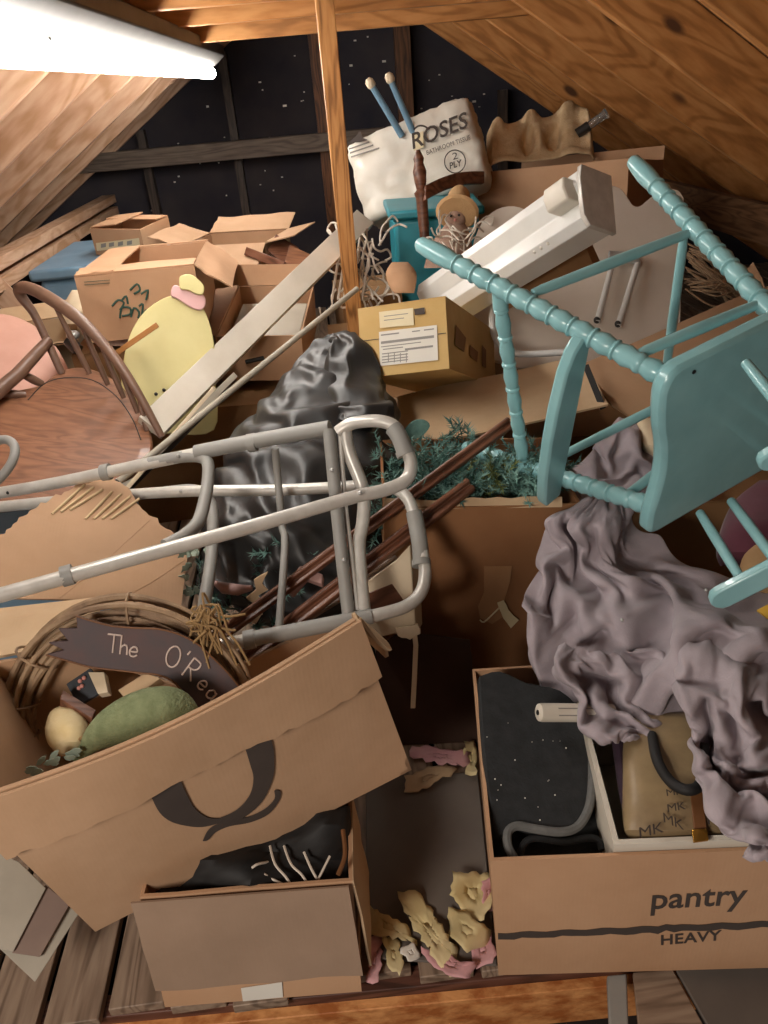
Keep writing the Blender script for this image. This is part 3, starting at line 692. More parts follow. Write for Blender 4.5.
# things in the middle of the wreath
rows = [(706, 60, 74, 1.33, .012), (712, 50, 84, 1.325, .028), (728, 45, 90, 1.31, .042), (742, 47, 88, 1.30, .04), (752, 55, 78, 1.295, .025), (756, 62, 70, 1.292, .01)]
tag(blob(rows_interp(rows, 3), 22, .8).build('gourd', MT['ball']), 'round cream gourd resting inside the twig wreath', 'gourd')
R = thing('fabric_pouch', P(130, 750, 1.3), 'sage green burlap pouch with a gathered neck in front of the wreath', 'pouch')
# pouch: body axis from lower left neck to the upper right
ax_ = [(76, 757, 1.26, .012), (85, 750, 1.258, .012), (96, 738, 1.256, .022), (112, 727, 1.255, .032), (134, 718, 1.255, .040), (156, 713, 1.257, .043), (174, 714, 1.262, .040), (190, 722, 1.268, .026)]
mb = MB(); cp = cr([P(a, b, c_) for a, b, c_, r in ax_], 5); rr = [x.x for x in cr([V((r, 0, 0)) for *_, r in ax_], 5)]
mb.tube(cp, rr, 26); mb.v = [v+(v-CAM).normalized()*.008*(noise.turbulence(v*28, 2, True)-.5)-V((0, 0, 0)) for v in mb.v]
mb.build('pouch_body', MT['green_cl'], R)
MB().tube([P(84+6*cos(a), 746+9*sin(a), 1.262-.012*cos(a)) for a in [2*pi*i/14 for i in range(14)]], .003, 6, closed=True).build('neck_tie', MT['twine'], R)
ps = PL((70, 680, 1.36), (100, 668, 1.36), (85, 710, 1.33))
R = thing('slate_plaque', ps.hit(85, 690), 'small dark plaque with pink flowers leaning inside the wreath', 'plaque')
slab(ps, [(66, 684), (90, 668), (104, 690), (78, 706)], .008).build('plaque_board', MT['slate'], R, bevel=.001)
for x, y in ((80, 681), (84, 678), (82, 686), (79, 688)): MB().ball(ps.off(.002).hit(x, y), .004, 8, 6).build('painted_flower', MT['pinkfl'], R)
tag(slab(PL((62, 695, 1.315), (95, 708, 1.31), (64, 705, 1.30)), [(63, 690), (96, 710), (92, 718), (60, 699)], .02).build('wood_block', MT['mould'], bevel=.001), 'small reddish wooden block above the cream gourd', 'block')
tag(slab(PL((95, 680, 1.34), (150, 675, 1.34), (120, 720, 1.30)), [(88, 672), (104, 672), (108, 692), (98, 694)], .02).build('wood_scrap', MT['cream'], bevel=.001), 'small pale wooden scrap under the middle of the banner', 'block')
tag(slab(PL((115, 690, 1.33), (150, 675, 1.33), (120, 720, 1.29)), [(118, 690), (145, 673), (160, 678), (128, 703)], .02).build('wood_scrap', MT['card_p'], bevel=.001), 'tan cardboard scrap behind the green pouch', 'cardboard')
rl = random.Random(21); R = thing('leaf_sprig', P(60, 765, 1.24), 'grey green felt leaf sprig at the lower left of the wreath', 'leaves')
for i in range(16):
    x, y = rl.uniform(24, 76), 0; y = 774-(x-20)*.42+rl.uniform(-4, 6); a = rl.uniform(-.8, .4); ln = rl.uniform(8, 14); dd = 1.235+rl.uniform(-.01, .01)
    px = [(x+ln*t*cos(a)-hw*sin(a), y+ln*t*sin(a)+hw*cos(a)) for t, hw in ((0, 0), (.3, 2.6), (.7, 2.4), (1, 0), (.7, -2.4), (.3, -2.6))]
    MB().prism([P(u_, v_, dd) for u_, v_ in px], V((0, .0015, 0))).build('leaf', MT['leaf'], R)

# flat boards and cut card at the far left of the floor
pg = PL((0, 852, 1.36), (44, 887, 1.36), (12, 952, 1.30))
tag(slab(pg, [(-30, 838), (19, 862), (46, 888), (13, 952), (-30, 940)], .006).build('pale_board', MT['grey_board'], bevel=.001), 'pale grey board leaning at the left edge below the tilted carton', 'board')
tag(slab(pg.off(-.008), [(45, 885), (70, 904), (40, 957), (12, 953)], .008).build('brown_board', MT['pink_board'], bevel=.001), 'dull brown panel beside the pale grey board at the left', 'board')
tag(slab(pg.off(-.02), [(-20, 925), (10, 945), (36, 950), (74, 898), (80, 912), (35, 982), (-20, 930)], .006).build('grey_sheet', MT['grey_board'], bevel=.001), 'grey sheet with a pointed corner lowest of the boards at the left', 'board')
# torn wrapping paper on the floor
wr = 'torn yellow and pink wrapping paper'
def ribbon(px, d0, mat, seed, label, curl=.02, extra=None):
    y0 = min(p[1] for p in px); y1 = max(p[1] for p in px)
    rpx = rough_px(px, 2.2, 4, seed)
    # lie on the floor plane with a curl
    pts = [atZ(x, y, .012+curl*(.5+.5*sin(x*.11+y*.07+seed))) for x, y in rpx]
    c = sum(pts, V((0, 0, 0)))/len(pts); mb = MB(); n = len(pts)
    cx, cy = sum(p[0] for p in rpx)/n, sum(p[1] for p in rpx)/n; zf = lambda x, y: atZ(x, y, .012+curl*(.5+.5*sin(x*.11+y*.07+seed)))
    G = [[zf(cx+(x-cx)*k, cy+(y-cy)*k) for x, y in rpx] for k in (1, .75, .5, .25)]; mb.grid(G, True); mb.add([zf(cx, cy)]+G[-1], [(0, 1+i, 1+(i+1) % n) for i in range(n)], True)
    o = mb.build('wrapping_paper', MT[mat], angle=60, solid=.0012); tag(o, label, 'paper', wr); return o
ribbon([(398, 893), (409, 889), (420, 893), (434, 915), (455, 946), (462, 970), (450, 977), (436, 960), (415, 930), (402, 908)], 1, 'paper_y', 1, 'long torn strip of yellow paper slanting across the middle of the floor heap')
ribbon([(436, 955), (448, 948), (462, 966), (478, 962), (470, 980), (455, 976), (430, 965), (420, 948)], 1, 'paper_p', 2, 'pink torn paper at the lower end of the long yellow strip')
ribbon([(452, 872), (492, 874), (493, 905), (480, 922), (462, 912), (450, 895)], 1, 'paper_y', 3, 'yellow torn paper uppermost of the heap against the pantry carton', .03)
ribbon([(448, 908), (470, 914), (490, 930), (486, 948), (468, 952), (450, 938)], 1, 'paper_y', 4, 'crumpled yellow paper in the middle right of the floor heap', .03)
ribbon([(472, 935), (486, 925), (497, 950), (492, 962), (478, 968), (470, 955)], 1, 'paper_p', 5, 'pink torn paper beside the base of the pantry carton')
ribbon([(481, 880), (494, 876), (495, 912), (484, 910)], 1, 'paper_p', 6, 'small pink scrap above the heap against the pantry carton', .03)
ribbon([(366, 905), (380, 913), (405, 925), (418, 945), (402, 940), (380, 935), (366, 932)], 1, 'paper_y', 7, 'dull yellow paper beside the low open carton')
ribbon([(383, 935), (397, 938), (404, 962), (400, 975), (390, 968), (385, 950)], 1, 'paper_y', 8, 'small drooping yellow strip left of the paper heap', .02)
ribbon([(369, 938), (382, 934), (381, 960), (378, 983), (367, 982)], 1, 'paper_p', 9, 'pink strip hanging over the floor edge by the low carton', .015)
ribbon([(400, 948), (416, 942), (420, 958), (406, 962)], 1, 'label', 10, 'white and grey scrap of paper in the heap', .015)
ribbon([(404, 776), (440, 764), (458, 770), (446, 778), (418, 790), (406, 792)], 1, 'card_p', 11, 'tan paper strip lying behind beside the tilted carton', .01)
ribbon([(412, 746), (440, 748), (470, 752), (468, 766), (430, 762), (410, 756)], 1, 'paper_p', 12, 'faded pink paper in the dark gap behind the front cartons', .012)
ribbon([(464, 742), (475, 740), (476, 775), (466, 774)], 1, 'paper_y', 13, 'yellow scrap standing against the side of the pantry carton', .04)
# ------------------------------------------------------------------ tall carton with the fir garland
M = pose((.2717, 1.6862, .002), (-.98, 4.31, -3.85)); w, d, h = .45, .396, .553
M = M@Matrix.Translation((.008, 0, 0))
R = carton(M, w, d, h, 'tall brown carton with peeling packing tape and fir greenery sticking out', MT['card_t'], bulge=.005)
pt = face(M, w, d, h).off(.004)
decal(pt, [(484, 566), (512, 566), (510, 582), (505, 598), (504, 616), (492, 624), (480, 618), (478, 606), (484, 592)], 'packing_tape', MT['tape'], R)
MB().prism(poly3(pt.off(.004), rough_px([(497, 602), (504, 600), (508, 610), (519, 620), (511, 628), (503, 618)], .6, 5, 2)), pt.n*.001).build('tape_end', MT['label_y'], R)
MB().tube([pt.off(.003).hit(*p) for p in [(480, 620), (484, 622), (493, 614), (499, 608)]], .002, 6, sub=3).build('tape_end', MT['label_y'], R)
q = plate(M@V((-w/2, -d/2, h-.006)), M.to_3x3()@V((w*.9, 0, 0)), M.to_3x3()@V((0, .012, .02)), 14, 2, .004, torn=.004, seed=6); q.build('box_flap', MT['card_p'], R, angle=30)
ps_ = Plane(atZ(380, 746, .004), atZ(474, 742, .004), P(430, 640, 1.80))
tag(slab(ps_, rough_px([(374, 746), (376, 650), (400, 632), (470, 640), (480, 742)], .3, 8, 4), .005).build('shade_sheet', MT['gap_shade']), 'dark brown sheet standing in for shade at the foot of the tall carton', 'sheet')  # added sheet, its near-black brown paints the shade between the cartons
# fir garland
def fir(R, name, centres, n, ln, mat, seed, spread):
    rn = random.Random(seed); mb = MB()
    for k in range(n):
        x, y, d_, r = rn.choice(centres); p = P(x, y, d_)+V((rn.uniform(-1, 1), rn.uniform(-1, 1), rn.uniform(-.6, .8)))*r
        dr = V((rn.uniform(-1, 1), rn.uniform(-1, .6), rn.uniform(-.3, 1))).normalized(); tl = rn.uniform(.03, .075)
        mb.tube([p, p+dr*tl], [.0014, .0008], 4)
        u = dr.orthogonal().normalized(); v_ = dr.cross(u)
        for i in range(26):
            b = p+dr*tl*(i+1)/26; a = rn.uniform(0, 6.28); q = (u*cos(a)+v_*sin(a)+dr*.7).normalized()*ln*rn.uniform(.7, 1.2); s_ = q.cross(dr).normalized()*.0021
            mb.add([b-s_, b+s_, b+q], [(0, 1, 2)], False)
    return mb.build(name, MT[mat], R, angle=180)
R = thing('fir_garland', P(470, 490, 1.85), 'blue green artificial fir garland spilling out of the tall carton', 'garland')
cs = [(400, 470, 2.0, .06), (430, 478, 1.93, .06), (460, 470, 1.95, .06), (500, 480, 1.88, .06), (530, 480, 1.86, .05), (420, 492, 1.84, .05), (480, 492, 1.83, .05), (540, 470, 1.93, .05), (450, 455, 2.05, .06), (395, 500, 1.85, .05), (515, 492, 1.83, .04), (525, 490, 1.80, .04), (540, 484, 1.80, .03), (505, 470, 1.86, .05), (460, 492, 1.80, .04), (435, 490, 1.81, .04)]
fir(R, 'fir_sprays', cs, 560, .019, 'fir', 4, 1)
fir(R, 'olive_sprays', [(480, 485, 1.82, .04), (495, 478, 1.83, .035), (470, 495, 1.81, .03)], 26, .018, 'fir2', 8, 1)
R = thing('fir_branch', P(240, 600, 1.75), 'dark fir branch in the gap under the walker', 'branch')
fir(R, 'fir_sprays', [(235, 610, 1.78, .05), (255, 625, 1.72, .05), (220, 590, 1.8, .05), (280, 560, 1.8, .05), (330, 560, 1.82, .06), (300, 600, 1.78, .05), (375, 520, 1.9, .05)], 70, .02, 'fir', 14, 1)
R = thing('holly_sprig', P(195, 560, 1.72), 'pale green artificial leaf sprig between the torn cardboard and the walker', 'leaves')
rl = random.Random(31)
for i in range(14):
    x, y = rl.uniform(186, 203), rl.uniform(545, 600); a = rl.uniform(0, 6.28); ln = rl.uniform(8, 13); dd = 1.70+rl.uniform(-.03, .03)
    px = [(x+ln*t*cos(a)-hw*sin(a), y+ln*t*sin(a)+hw*cos(a)) for t, hw in ((0, 0), (.2, 3), (.35, 1.6), (.55, 3.4), (.7, 1.5), (1, 0), (.7, -1.5), (.55, -3.4), (.35, -1.6), (.2, -3))]
    MB().prism([P(u_, v_, dd+.002*k_) for k_, (u_, v_) in enumerate(px)], V((0, .002, 0))).build('leaf', MT['leaf'], R)
# leaf near the top of the flattened cardboard
tag(MB().prism([P(x, y, 2.1) for x, y in smooth_px([(403, 432), (412, 422), (424, 420), (430, 426), (422, 436), (410, 440)], 3)], V((0, .004, 0))).build('dark_leaf', MT['fir']), 'single dark green leaf lying on the flattened cardboard above the walker handle', 'leaf')

# ------------------------------------------------------------------ walker
R = thing('walking_frame', P(350, 560, 1.65), 'folded aluminium walking frame lying across the boxes', 'walking frame')
ts = .0135
def tb(name, px, r=ts, mat='alu', sub=5, n=14): return MB().tube([P(*p) for p in px], r, n, sub=sub).build(name, MT[mat], R)
def corner(pts, k=.22):
    """round the corners of a pixel polyline"""
    o = [pts[0]]
    for i in range(1, len(pts)-1):
        a, b, c = V(pts[i-1]), V(pts[i]), V(pts[i+1]); o += [tuple(b.lerp(a, k)), tuple(b), tuple(b.lerp(c, k))]
    return o+[pts[-1]]
tb('side_frame', [(-60, 502, 1.80), (40, 486, 1.77), (160, 461, 1.71), (250, 443, 1.67), (330, 428, 1.62)])
tb('leg_sleeve', [(196, 452.5, 1.69), (260, 440, 1.66), (330, 428, 1.615)], ts*1.22, 'alu_grip', 1)
tb('side_frame', [(338, 432, 1.61), (352, 423.5, 1.60), (378, 421, 1.58), (396, 428, 1.57), (405, 447, 1.555), (411, 464, 1.55), (406, 480, 1.545), (385, 490, 1.53), (350, 498, 1.51), (250, 527, 1.45), (120, 562, 1.38), (-60, 612, 1.28)])
tb('hand_grip', [(393, 428, 1.57), (399, 436, 1.563), (404.5, 450, 1.556), (406, 454, 1.555)], ts*1.32, 'alu_grip', 3)
tb('grip_rim', [(404.5, 450, 1.556), (406.5, 455, 1.555)], ts*1.5, 'alu_grip', 1)
tb('side_frame', [(-60, 513, 1.86), (60, 501, 1.84), (170, 492, 1.81), (280, 490, 1.77), (360, 486, 1.72)])
tb('side_frame', [(385, 489, 1.70), (396, 489, 1.69), (408, 499, 1.67), (415, 518, 1.65), (421, 545, 1.63), (425, 572, 1.60), (421, 592, 1.58), (408, 605, 1.57), (385, 613, 1.56), (330, 625, 1.55), (215, 646, 1.53)])
tb('leg_tube', [(215, 646, 1.53), (150, 660, 1.52)], ts*.9)
tb('hand_grip', [(414, 512, 1.655), (417, 528, 1.645), (420, 545, 1.63), (421, 562, 1.62)], ts*1.32, 'alu_grip', 3)
tb('grip_rim', [(421, 560, 1.615), (421.6, 566, 1.61)], ts*1.5, 'alu_grip', 1)
tb('leg_sleeve', [(246, 640, 1.535), (300, 630, 1.545), (372, 616, 1.555)], ts*1.18, 'alu_grip', 1)
tb('collar', [(244, 640.5, 1.535), (255, 638.5, 1.537)], ts*1.45, 'alu_grip', 1)
tb('collar', [(248, 443.5, 1.668), (256, 442, 1.665)], ts*1.5, 'alu_grip', 1)
tb('collar', [(102, 473, 1.74), (110, 471.5, 1.738)], ts*1.4, 'alu_grip', 1)
tb('collar', [(62, 577, 1.352), (73, 574, 1.356)], ts*1.4, 'alu_grip', 1)
tb('cross_tube', [(329, 430, 1.61), (333, 470, 1.60), (340, 540, 1.585), (349, 618, 1.56)], ts*1.0, 'alu_grip')
tb('cross_tube', [(345, 430, 1.61), (349, 452, 1.62), (363, 490, 1.625), (363, 520, 1.62), (359, 548, 1.61), (364, 612, 1.57)], ts*1.05)
tb('cross_rod', [(275, 448, 1.67), (278, 480, 1.70), (282, 525, 1.68), (285, 545, 1.65), (279, 628, 1.55)], ts*.62, 'alu_grip')
tb('cross_rod', [(340, 432, 1.61), (345, 500, 1.605), (352, 560, 1.59), (358, 610, 1.565)], ts*.35)
tb('brace_loop', [(150, 463, 1.715), (180, 457, 1.70), (200, 457, 1.69), (208, 464, 1.675), (207.5, 485, 1.64), (203, 508, 1.585), (197, 524, 1.52), (184, 536, 1.455), (165, 546, 1.42)], ts*1.0, 'alu_grip')
tb('brace_loop', [(165, 492, 1.82), (195, 490, 1.81), (209, 500, 1.79), (213, 520, 1.74), (211, 560, 1.66), (205, 600, 1.58), (198, 650, 1.53)], ts*1.0, 'alu_grip')
for x, y, d_ in ((360, 493, 1.495), (178, 456, 1.685), (181, 491, 1.795), (332, 470, 1.588), (344, 560, 1.565)): MB().ball(P(x, y, d_), .005, 10, 6).build('rivet', MT['steel'], R)
for x in (8, 26, 42): MB().ball(P(x, 494-x*.17, 1.77), .0045, 8, 6).build('height_hole', MT['black'], R)
tb('end_loop', [(-12, 447, 1.72), (0, 440, 1.72), (10, 441, 1.71), (15, 449, 1.70), (12, 462, 1.69), (2, 476, 1.69), (-14, 490, 1.70)], ts*.75, 'alu_grip')

# ------------------------------------------------------------------ torn cardboard, cream carton side, mouldings
pt = PL((0, 540, 1.62), (190, 560, 1.72), (100, 470, 1.80))
pxs = rough_px([(-30, 560), (-20, 545), (0, 535), (30, 510), (68, 490), (92, 470), (100, 467), (112, 478), (128, 488), (140, 505), (160, 522), (178, 535)], 2.2, 4, 3, False)+[(186, 545), (187, 560), (181, 607), (150, 605), (90, 600), (0, 598), (-30, 598)]
R = thing('torn_cardboard', pt.hit(90, 605), 'torn creased sheet of cardboard with its ribs showing under the walker legs', 'cardboard')
slab(pt, pxs, .005).build('sheet', MT['card'], R)
mb = MB()
for k in range(7):
    a, b = (60+k*8.5, 519), (84+k*9.2, 485+k*2.3)
    if k < 3: a = (52+k*9, 514-k*2)
    mb.tube([pt.off(.001).hit(*a), pt.off(.003).hit((a[0]+b[0])/2, (a[1]+b[1])/2), pt.off(.001).hit(*b)], .0035, 6)
mb.build('corrugation', MT['card_in'], R)
for a, b in (((60, 598), (150, 520)), ((120, 600), (185, 560))):
    MB().tube([pt.hit(*a), pt.hit((a[0]+b[0])/2, (a[1]+b[1])/2+2), pt.hit(*b)], .0012, 5).build('crease', MT['card'], R)
# brown mouldings
def board(a, b, w_, t_, label, name, mat, cat, up=None, prof=False, group=None, angle=0):
    """straight strip from a to b with its wide side towards the viewer"""
    a, b = V(a), V(b); ux = (b-a).normalized(); vz = (CAM-(a+b)/2); vz = (vz-ux*vz.dot(ux)).normalized(); vz = Matrix.Rotation(radians(angle), 3, ux)@vz; vy = vz.cross(ux)
    M = Matrix(((ux.x, vy.x, vz.x, a.x), (ux.y, vy.y, vz.y, a.y), (ux.z, vy.z, vz.z, a.z), (0, 0, 0, 1))); Ln = (b-a).length
    mb = MB()
    if prof:
        pr = [(-.5, 0), (-.5, .5), (-.38, .95), (-.2, .95), (-.12, .5), (.0, .45), (.1, .8), (.3, 1), (.5, .35), (.5, 0)]
        pr = [V((0, y*w_, (z-.5)*t_)) for y, z in pr]; mb.prism(pr, V((Ln, 0, 0)))
    else: mb.box((Ln/2, 0, 0), (Ln, w_, t_))
    o = mb.build(name, MT[mat], M=M, bevel=.0015); return tag(o, label, cat, group)
board(P(511, 422, 1.79), P(180, 665, 1.57), .030, .014, 'longest dark brown moulding reaching from the walker up to the high chair', 'wood_moulding', 'mould', 'moulding', prof=True)
board(P(471, 484, 1.73), P(205, 690, 1.545), .036, .016, 'brown grooved moulding ending just above the tall carton edge', 'wood_moulding', 'mould', 'moulding', prof=True)
board(P(398, 560, 1.78), P(215, 672, 1.66), .028, .014, 'short dull mauve strip lowest of the mouldings under the walker', 'wood_moulding', 'pink_board', 'moulding', prof=True)
board(P(412, 588, 1.72), P(366, 606, 1.70), .05, .01, 'dark brown offcut across the cream carton behind the walker tubes', 'wood_offcut', 'mould', 'offcut')
# cream carton corner with loose strip
pc_ = PL((370, 580, 1.72), (415, 580, 1.70), (390, 640, 1.72))
R = thing('cream_box', pc_.hit(392, 640), 'cream carton corner with a loose dangling paper strip beside the walker grip', 'box')
slab(pc_, [(362, 585), (396, 560), (410, 545), (413, 590), (415, 612), (416, 634), (394, 634), (366, 640)], .10).build('box_body', MT['cream'], R, bevel=.003)
q = [(414, 628), (416, 645), (414.5, 680), (413, 708)]
for k in range(1): MB().prism([pc_.off(.012).hit(x-2.5, y) for x, y in q]+[pc_.off(.012).hit(x+2.5, y) for x, y in q[::-1]], pc_.n*.003).build('loose_strip', MT['cream'], R, bevel=.001)
slab(pc_.off(.02), rough_px([(396, 628), (418, 624), (420, 634), (410, 640), (398, 636)], .8, 4, 5), .012).build('torn_edge', MT['cream'], R)
# little things in the gaps below the walker
tag(MB().tube([P(x, y, 1.70) for x, y in [(213, 582), (224, 588), (238, 590), (252, 588)]], [.004, .013, .013, .006], 10, sub=1).build('pink_strip', MT['pinkplastic']), 'dusty pink curved strip lying below the black bag', 'strip')
tag(slab(PL((295, 580, 1.66), (325, 575, 1.66), (305, 600, 1.63)), [(293, 574), (300, 565), (323, 574), (322, 584), (306, 578), (292, 594), (286, 590)], .02).build('pink_bracket', MT['pinkplastic'], bevel=.003), 'small pinkish bent bracket beside the walker cross rod', 'bracket')
lf = smooth_px([(268, 572), (262, 584), (268, 590), (258, 596), (264, 606), (256, 624), (250, 618), (254, 604), (246, 598), (256, 590), (254, 580)], 2)
tag(MB().prism([P(x, y, 1.66) for x, y in lf], V((0, .003, 0))).build('dried_leaf', MT['card_p']), 'tan dried oak leaf hanging between the walker rods', 'leaf')
board(P(213, 632, 1.66), P(262, 612, 1.70), .012, .008, 'thin cream stick beneath the walker just right of the wreath', 'thin_stick', 'cream', 'stick')
tag(MB().tube([P(*p) for p in [(418, 452, 2.0), (422, 462, 1.97), (424, 478, 1.95)]], .004, 6, sub=4).build('loose_wire', MT['ivory_wire']), 'short white wire loop in the greenery behind the upper walker grip', 'wire')

# ------------------------------------------------------------------ black bag
rows = [(343, 328, 350, 2.42, .03), (352, 308, 362, 2.40, .07), (368, 296, 374, 2.36, .10), (385, 280, 384, 2.32, .14), (402, 262, 392, 2.27, .17), (420, 246, 400, 2.22, .20), (445, 228, 403, 2.16, .22), (480, 212, 398, 2.08, .24), (515, 206, 384, 2.0, .23), (550, 203, 362, 1.93, .20), (578, 208, 330, 1.88, .15), (597, 225, 300, 1.86, .06)]
rb = rows_interp(rows, 9)
def bagform(rb, n, k=1.0, kb=1.0, sh=0.0):
    G = []
    for i, (y, xl, xr, d_, b_) in enumerate(rb):
        xc, hw = (xl+xr)/2, (xr-xl)/2*k; ring = []
        for q in range(n):
            t = 2*pi*q/n; cx, sy = cos(t), sin(t); b2 = b_*kb
            x = xc+hw*cx; dep = d_-b2*max(sy, 0)**.8+.35*b2*max(-sy, 0)+sh
            h = noise.noise(V((x*.045, y*.02, 3)))+.6*noise.noise(V((x*.09, y*.05, 8)))
            ring.append(P(x, y, dep-(.03*h*min(1, b_*9) if k == 1.0 else 0)))
        G.append(ring)
    m = MB().grid(G, True); r = len(G); m.f += [tuple(range(n)), tuple((r-1)*n+q for q in range(n))]; m.sm += [True, True]; return m
R = thing('garbage_bag', P(300, 597, 1.95), 'crumpled shiny black plastic rubbish bag behind the walking frame', 'bag')
rb = rows_interp(rows, 4)
bg = settle(bagform(rb, 64), [bagform(rows_interp(rows, 2), 32, .86, .8, .01)], .32, 26, .25, stiff=10, mass=.12, grav=-4, cdist=.004, selfd=.004)
bg.build('bag_body', MT['blackbag'], R, angle=180, sub=2)
rn_ = [(338, 332, 354, 2.40, .03), (350, 330, 368, 2.33, .06), (375, 328, 380, 2.24, .07), (400, 330, 386, 2.13, .06), (418, 336, 384, 2.08, .02)]
bg = settle(bagform(rows_interp(rn_, 4), 36), [bagform(rows_interp(rn_, 2), 20, .8, .6, .02)], .35, 24, .25, stiff=10, mass=.12, grav=-4, cdist=.004, selfd=.004)
bg.build('tied_neck', MT['blackbag'], R, angle=180, sub=2)

# ------------------------------------------------------------------ turquoise high chair lying on its side
s = 1.15
CHP = [0.6257814554333105, 1.1400966627607052, 0.8705087519968456, -3.9457967531907725, 1.3016535034597705, 1.1431629810989568]
CL, tx, ty, fx, fy = .48316*s, .13618*s, .1097*s, .236*s, .23287*s
Mr = Euler(CHP[3:6], 'XYZ').to_matrix(); loc = CAM+(V(CHP[:3])-CAM)*s
MC = Matrix.Translation(loc)@Mr.to_4x4()
def W(x, y, z): return MC@V((x, y, z))
tops = {'A': W(-tx, -ty, 0), 'D': W(tx, -ty, 0), 'B': W(-tx, ty, 0), 'E': W(tx, ty, 0)}
feet = {'A': P(418, 243, 1.39*s), 'D': P(464, 447, 1.72*s), 'B': P(632, 160, 1.51*s), 'E': P(657, 391, 1.80*s)}
tops['A'] = P(671, 380, 1.162*s); tops['D'] = P(654, 507, 1.348*s)
b2 = feet['B']+(P(766, 306, 1.25*s)-feet['B'])/.85; tops['B'] = b2
leg = lambda k, t: feet[k].lerp(tops[k], t)
R = thing('high_chair', loc, 'turquoise spool-turned wooden high chair tipped on its side at the right', 'chair')
def spool(n0, r0, bead, t0=.17, t1=.88):
    pr = [(0, r0*.55), (.012, r0*.86), (.05, r0*1.0), (.1, r0*1.12), (t0-.025, r0*1.05)]
    n = n0
    for i in range(n):
        a = t0+(t1-t0)*i/n; b_ = t0+(t1-t0)*(i+1)/n; ln = b_-a
        pr += [(a, r0*.86), (a+ln*.04, r0*bead), (a+ln*.12, r0*bead*1.03), (a+ln*.18, r0*.86), (a+ln*.24, r0*.9), (a+ln*.6, r0*1.12), (a+ln*.97, r0*.9)]
    pr += [(t1+.01, r0*bead), (t1+.02, r0*bead), (t1+.028, r0*.88), (t1+.06, r0*1.15), (.965, r0*.95), (1, r0*.5)]
    return pr
for k in 'ADBE': MB().rod(feet[k], tops[k], spool(9, .0186, 1.05), 20).build('leg', MT['teal'], R)
MB().rod(leg('A', .355), leg('D', .37), [(0, .012)]+spool(6, .0145, 1.05, .1, .92)[2:-1]+[(1, .012)], 18).build('turned_rail', MT['teal'], R)
def rung(a, b, r=.0105): MB().rod(a, b, [(0, r*.75), (.06, r*.95), (.5, r*1.12), (.94, r*.95), (1, r*.75)], 14).build('rung', MT['teal'], R)
rung(P(533, 293, leg('A', .46).__sub__(CAM).dot(FW)+.01), P(692, 232, 1.375*s))
rung(P(638, 354, 1.19*s), P(761, 303, 1.255*s))
eB = P(684, 236, 1.385*s); eE = leg('E', .08); rung(eB, eE)
# lower side: rungs between the D and E legs
dE = leg('D', .43); e2 = P(664, 404, 1.62*s); rung(dE, dE+(e2-dE)*1.5)
dE = leg('D', .87); e2 = P(655, 474, 1.45*s); rung(dE, dE+(e2-dE)*2.2)
# foot board between the front legs
A6, D6 = P(583, 333, leg('A', .66).__sub__(CAM).dot(FW)-.01), P(553, 492, leg('D', .6).__sub__(CAM).dot(FW)-.02)
pf_ = Plane(P(583, 333, 1.235*s), P(553, 485, 1.47*s), P(560, 400, 1.31*s)+RT*.0+V((0, 0, 0)))
up_ = (tops['A']-feet['A']).normalized(); ax = (D6-A6).normalized(); side = ax.cross(up_).normalized()
if side.dot(CAM-A6) < 0: side = -side
# board: long axis from A to D, thin along the leg direction, deep away from the legs
dp = (up_.cross(ax)).normalized()
if dp.dot(CAM-A6) < 0: dp = -dp
def q6(t, e, z): return A6.lerp(D6, t)+dp*e+up_*z
prof = [(-.02, .0), (0, .018), (.05, .040), (.15, .056), (.35, .066), (.55, .068), (.8, .062), (.97, .050), (1.02, .04), (1.02, -.012), (-.02, -.012)]
fb = [q6(t, e-.0, -.012) for t, e in prof]
MB().prism(fb, up_*.026).build('foot_board', MT['teal'], R, bevel=.005)
# seat
nrm = Mr@V((0, 0, 1)); hx, hy = .165*s, .14*s
def sp(x, y, z=0): return MC@V((x, y, z))
out = []
fr = [(-.155, -.139), (-.13, -.146), (-.07, -.141), (-.02, -.13), (.03, -.127), (.08, -.134), (.12, -.143), (.158, -.144)]
bk = [(.17, .16), (-.17, .16)]
out = [(x*s, y*s) for x, y in cr([V((a, b, 0)) for a, b in fr], 4) for _ in (0,)] if False else [(p.x*s, p.y*s) for p in cr([V((a, b, 0)) for a, b in fr], 4)]
out = [(-.172*s, -.115*s), (-.166*s, -.13*s)]+out+[(.168*s, -.138*s), (.172*s, -.12*s)]+[(a*s, b*s) for a, b in bk]
MB().prism([sp(x, y, -.004) for x, y in out], nrm*.034).build('seat', MT['teal'], R, bevel=.009)
# armrests on spindles, back posts
def arm(sx, px=None):
    a0 = sp(sx*.215*s, -.09*s, .17*s); a1 = sp(sx*.20*s, .16*s, .17*s)
    return a0, a1
aS = [(P(700, 513, 1.30*s), P(744, 584, 1.14*s)), (P(731, 501, 1.28*s), P(790, 580, 1.11*s))]
for a, b in aS: MB().rod(a, b, [(0, .0085), (.3, .0098), (.7, .0095), (1, .008)], 12).build('arm_spindle', MT['teal'], R)
a0, a1 = P(720, 598, 1.145*s), P(850, 532, 1.06*s); d_ = (a1-a0).normalized(); wv = (aS[0][0]-aS[0][1]).normalized(); wv = (wv-d_*wv.dot(d_)).normalized(); cv = d_.cross(wv)
arm_o = [(-.006, -.004), (-.012, .0), (-.012, .016), (-.004, .024), (.2, .024), (.2, -.004)]
def armboard(a0, d_, wv, cv, ln):
    mb = MB(); hw = .022
    pl_ = [a0+d_*t+cv*e for t, e in [(-.016, -hw*.4), (-.018, 0), (-.016, hw*.4), (-.008, hw*.85), (.004, hw), (ln, hw), (ln, -hw), (.004, -hw), (-.008, -hw*.85)]]
    mb.prism(pl_, -wv*.018).build('armrest', MT['teal'], R, bevel=.004)
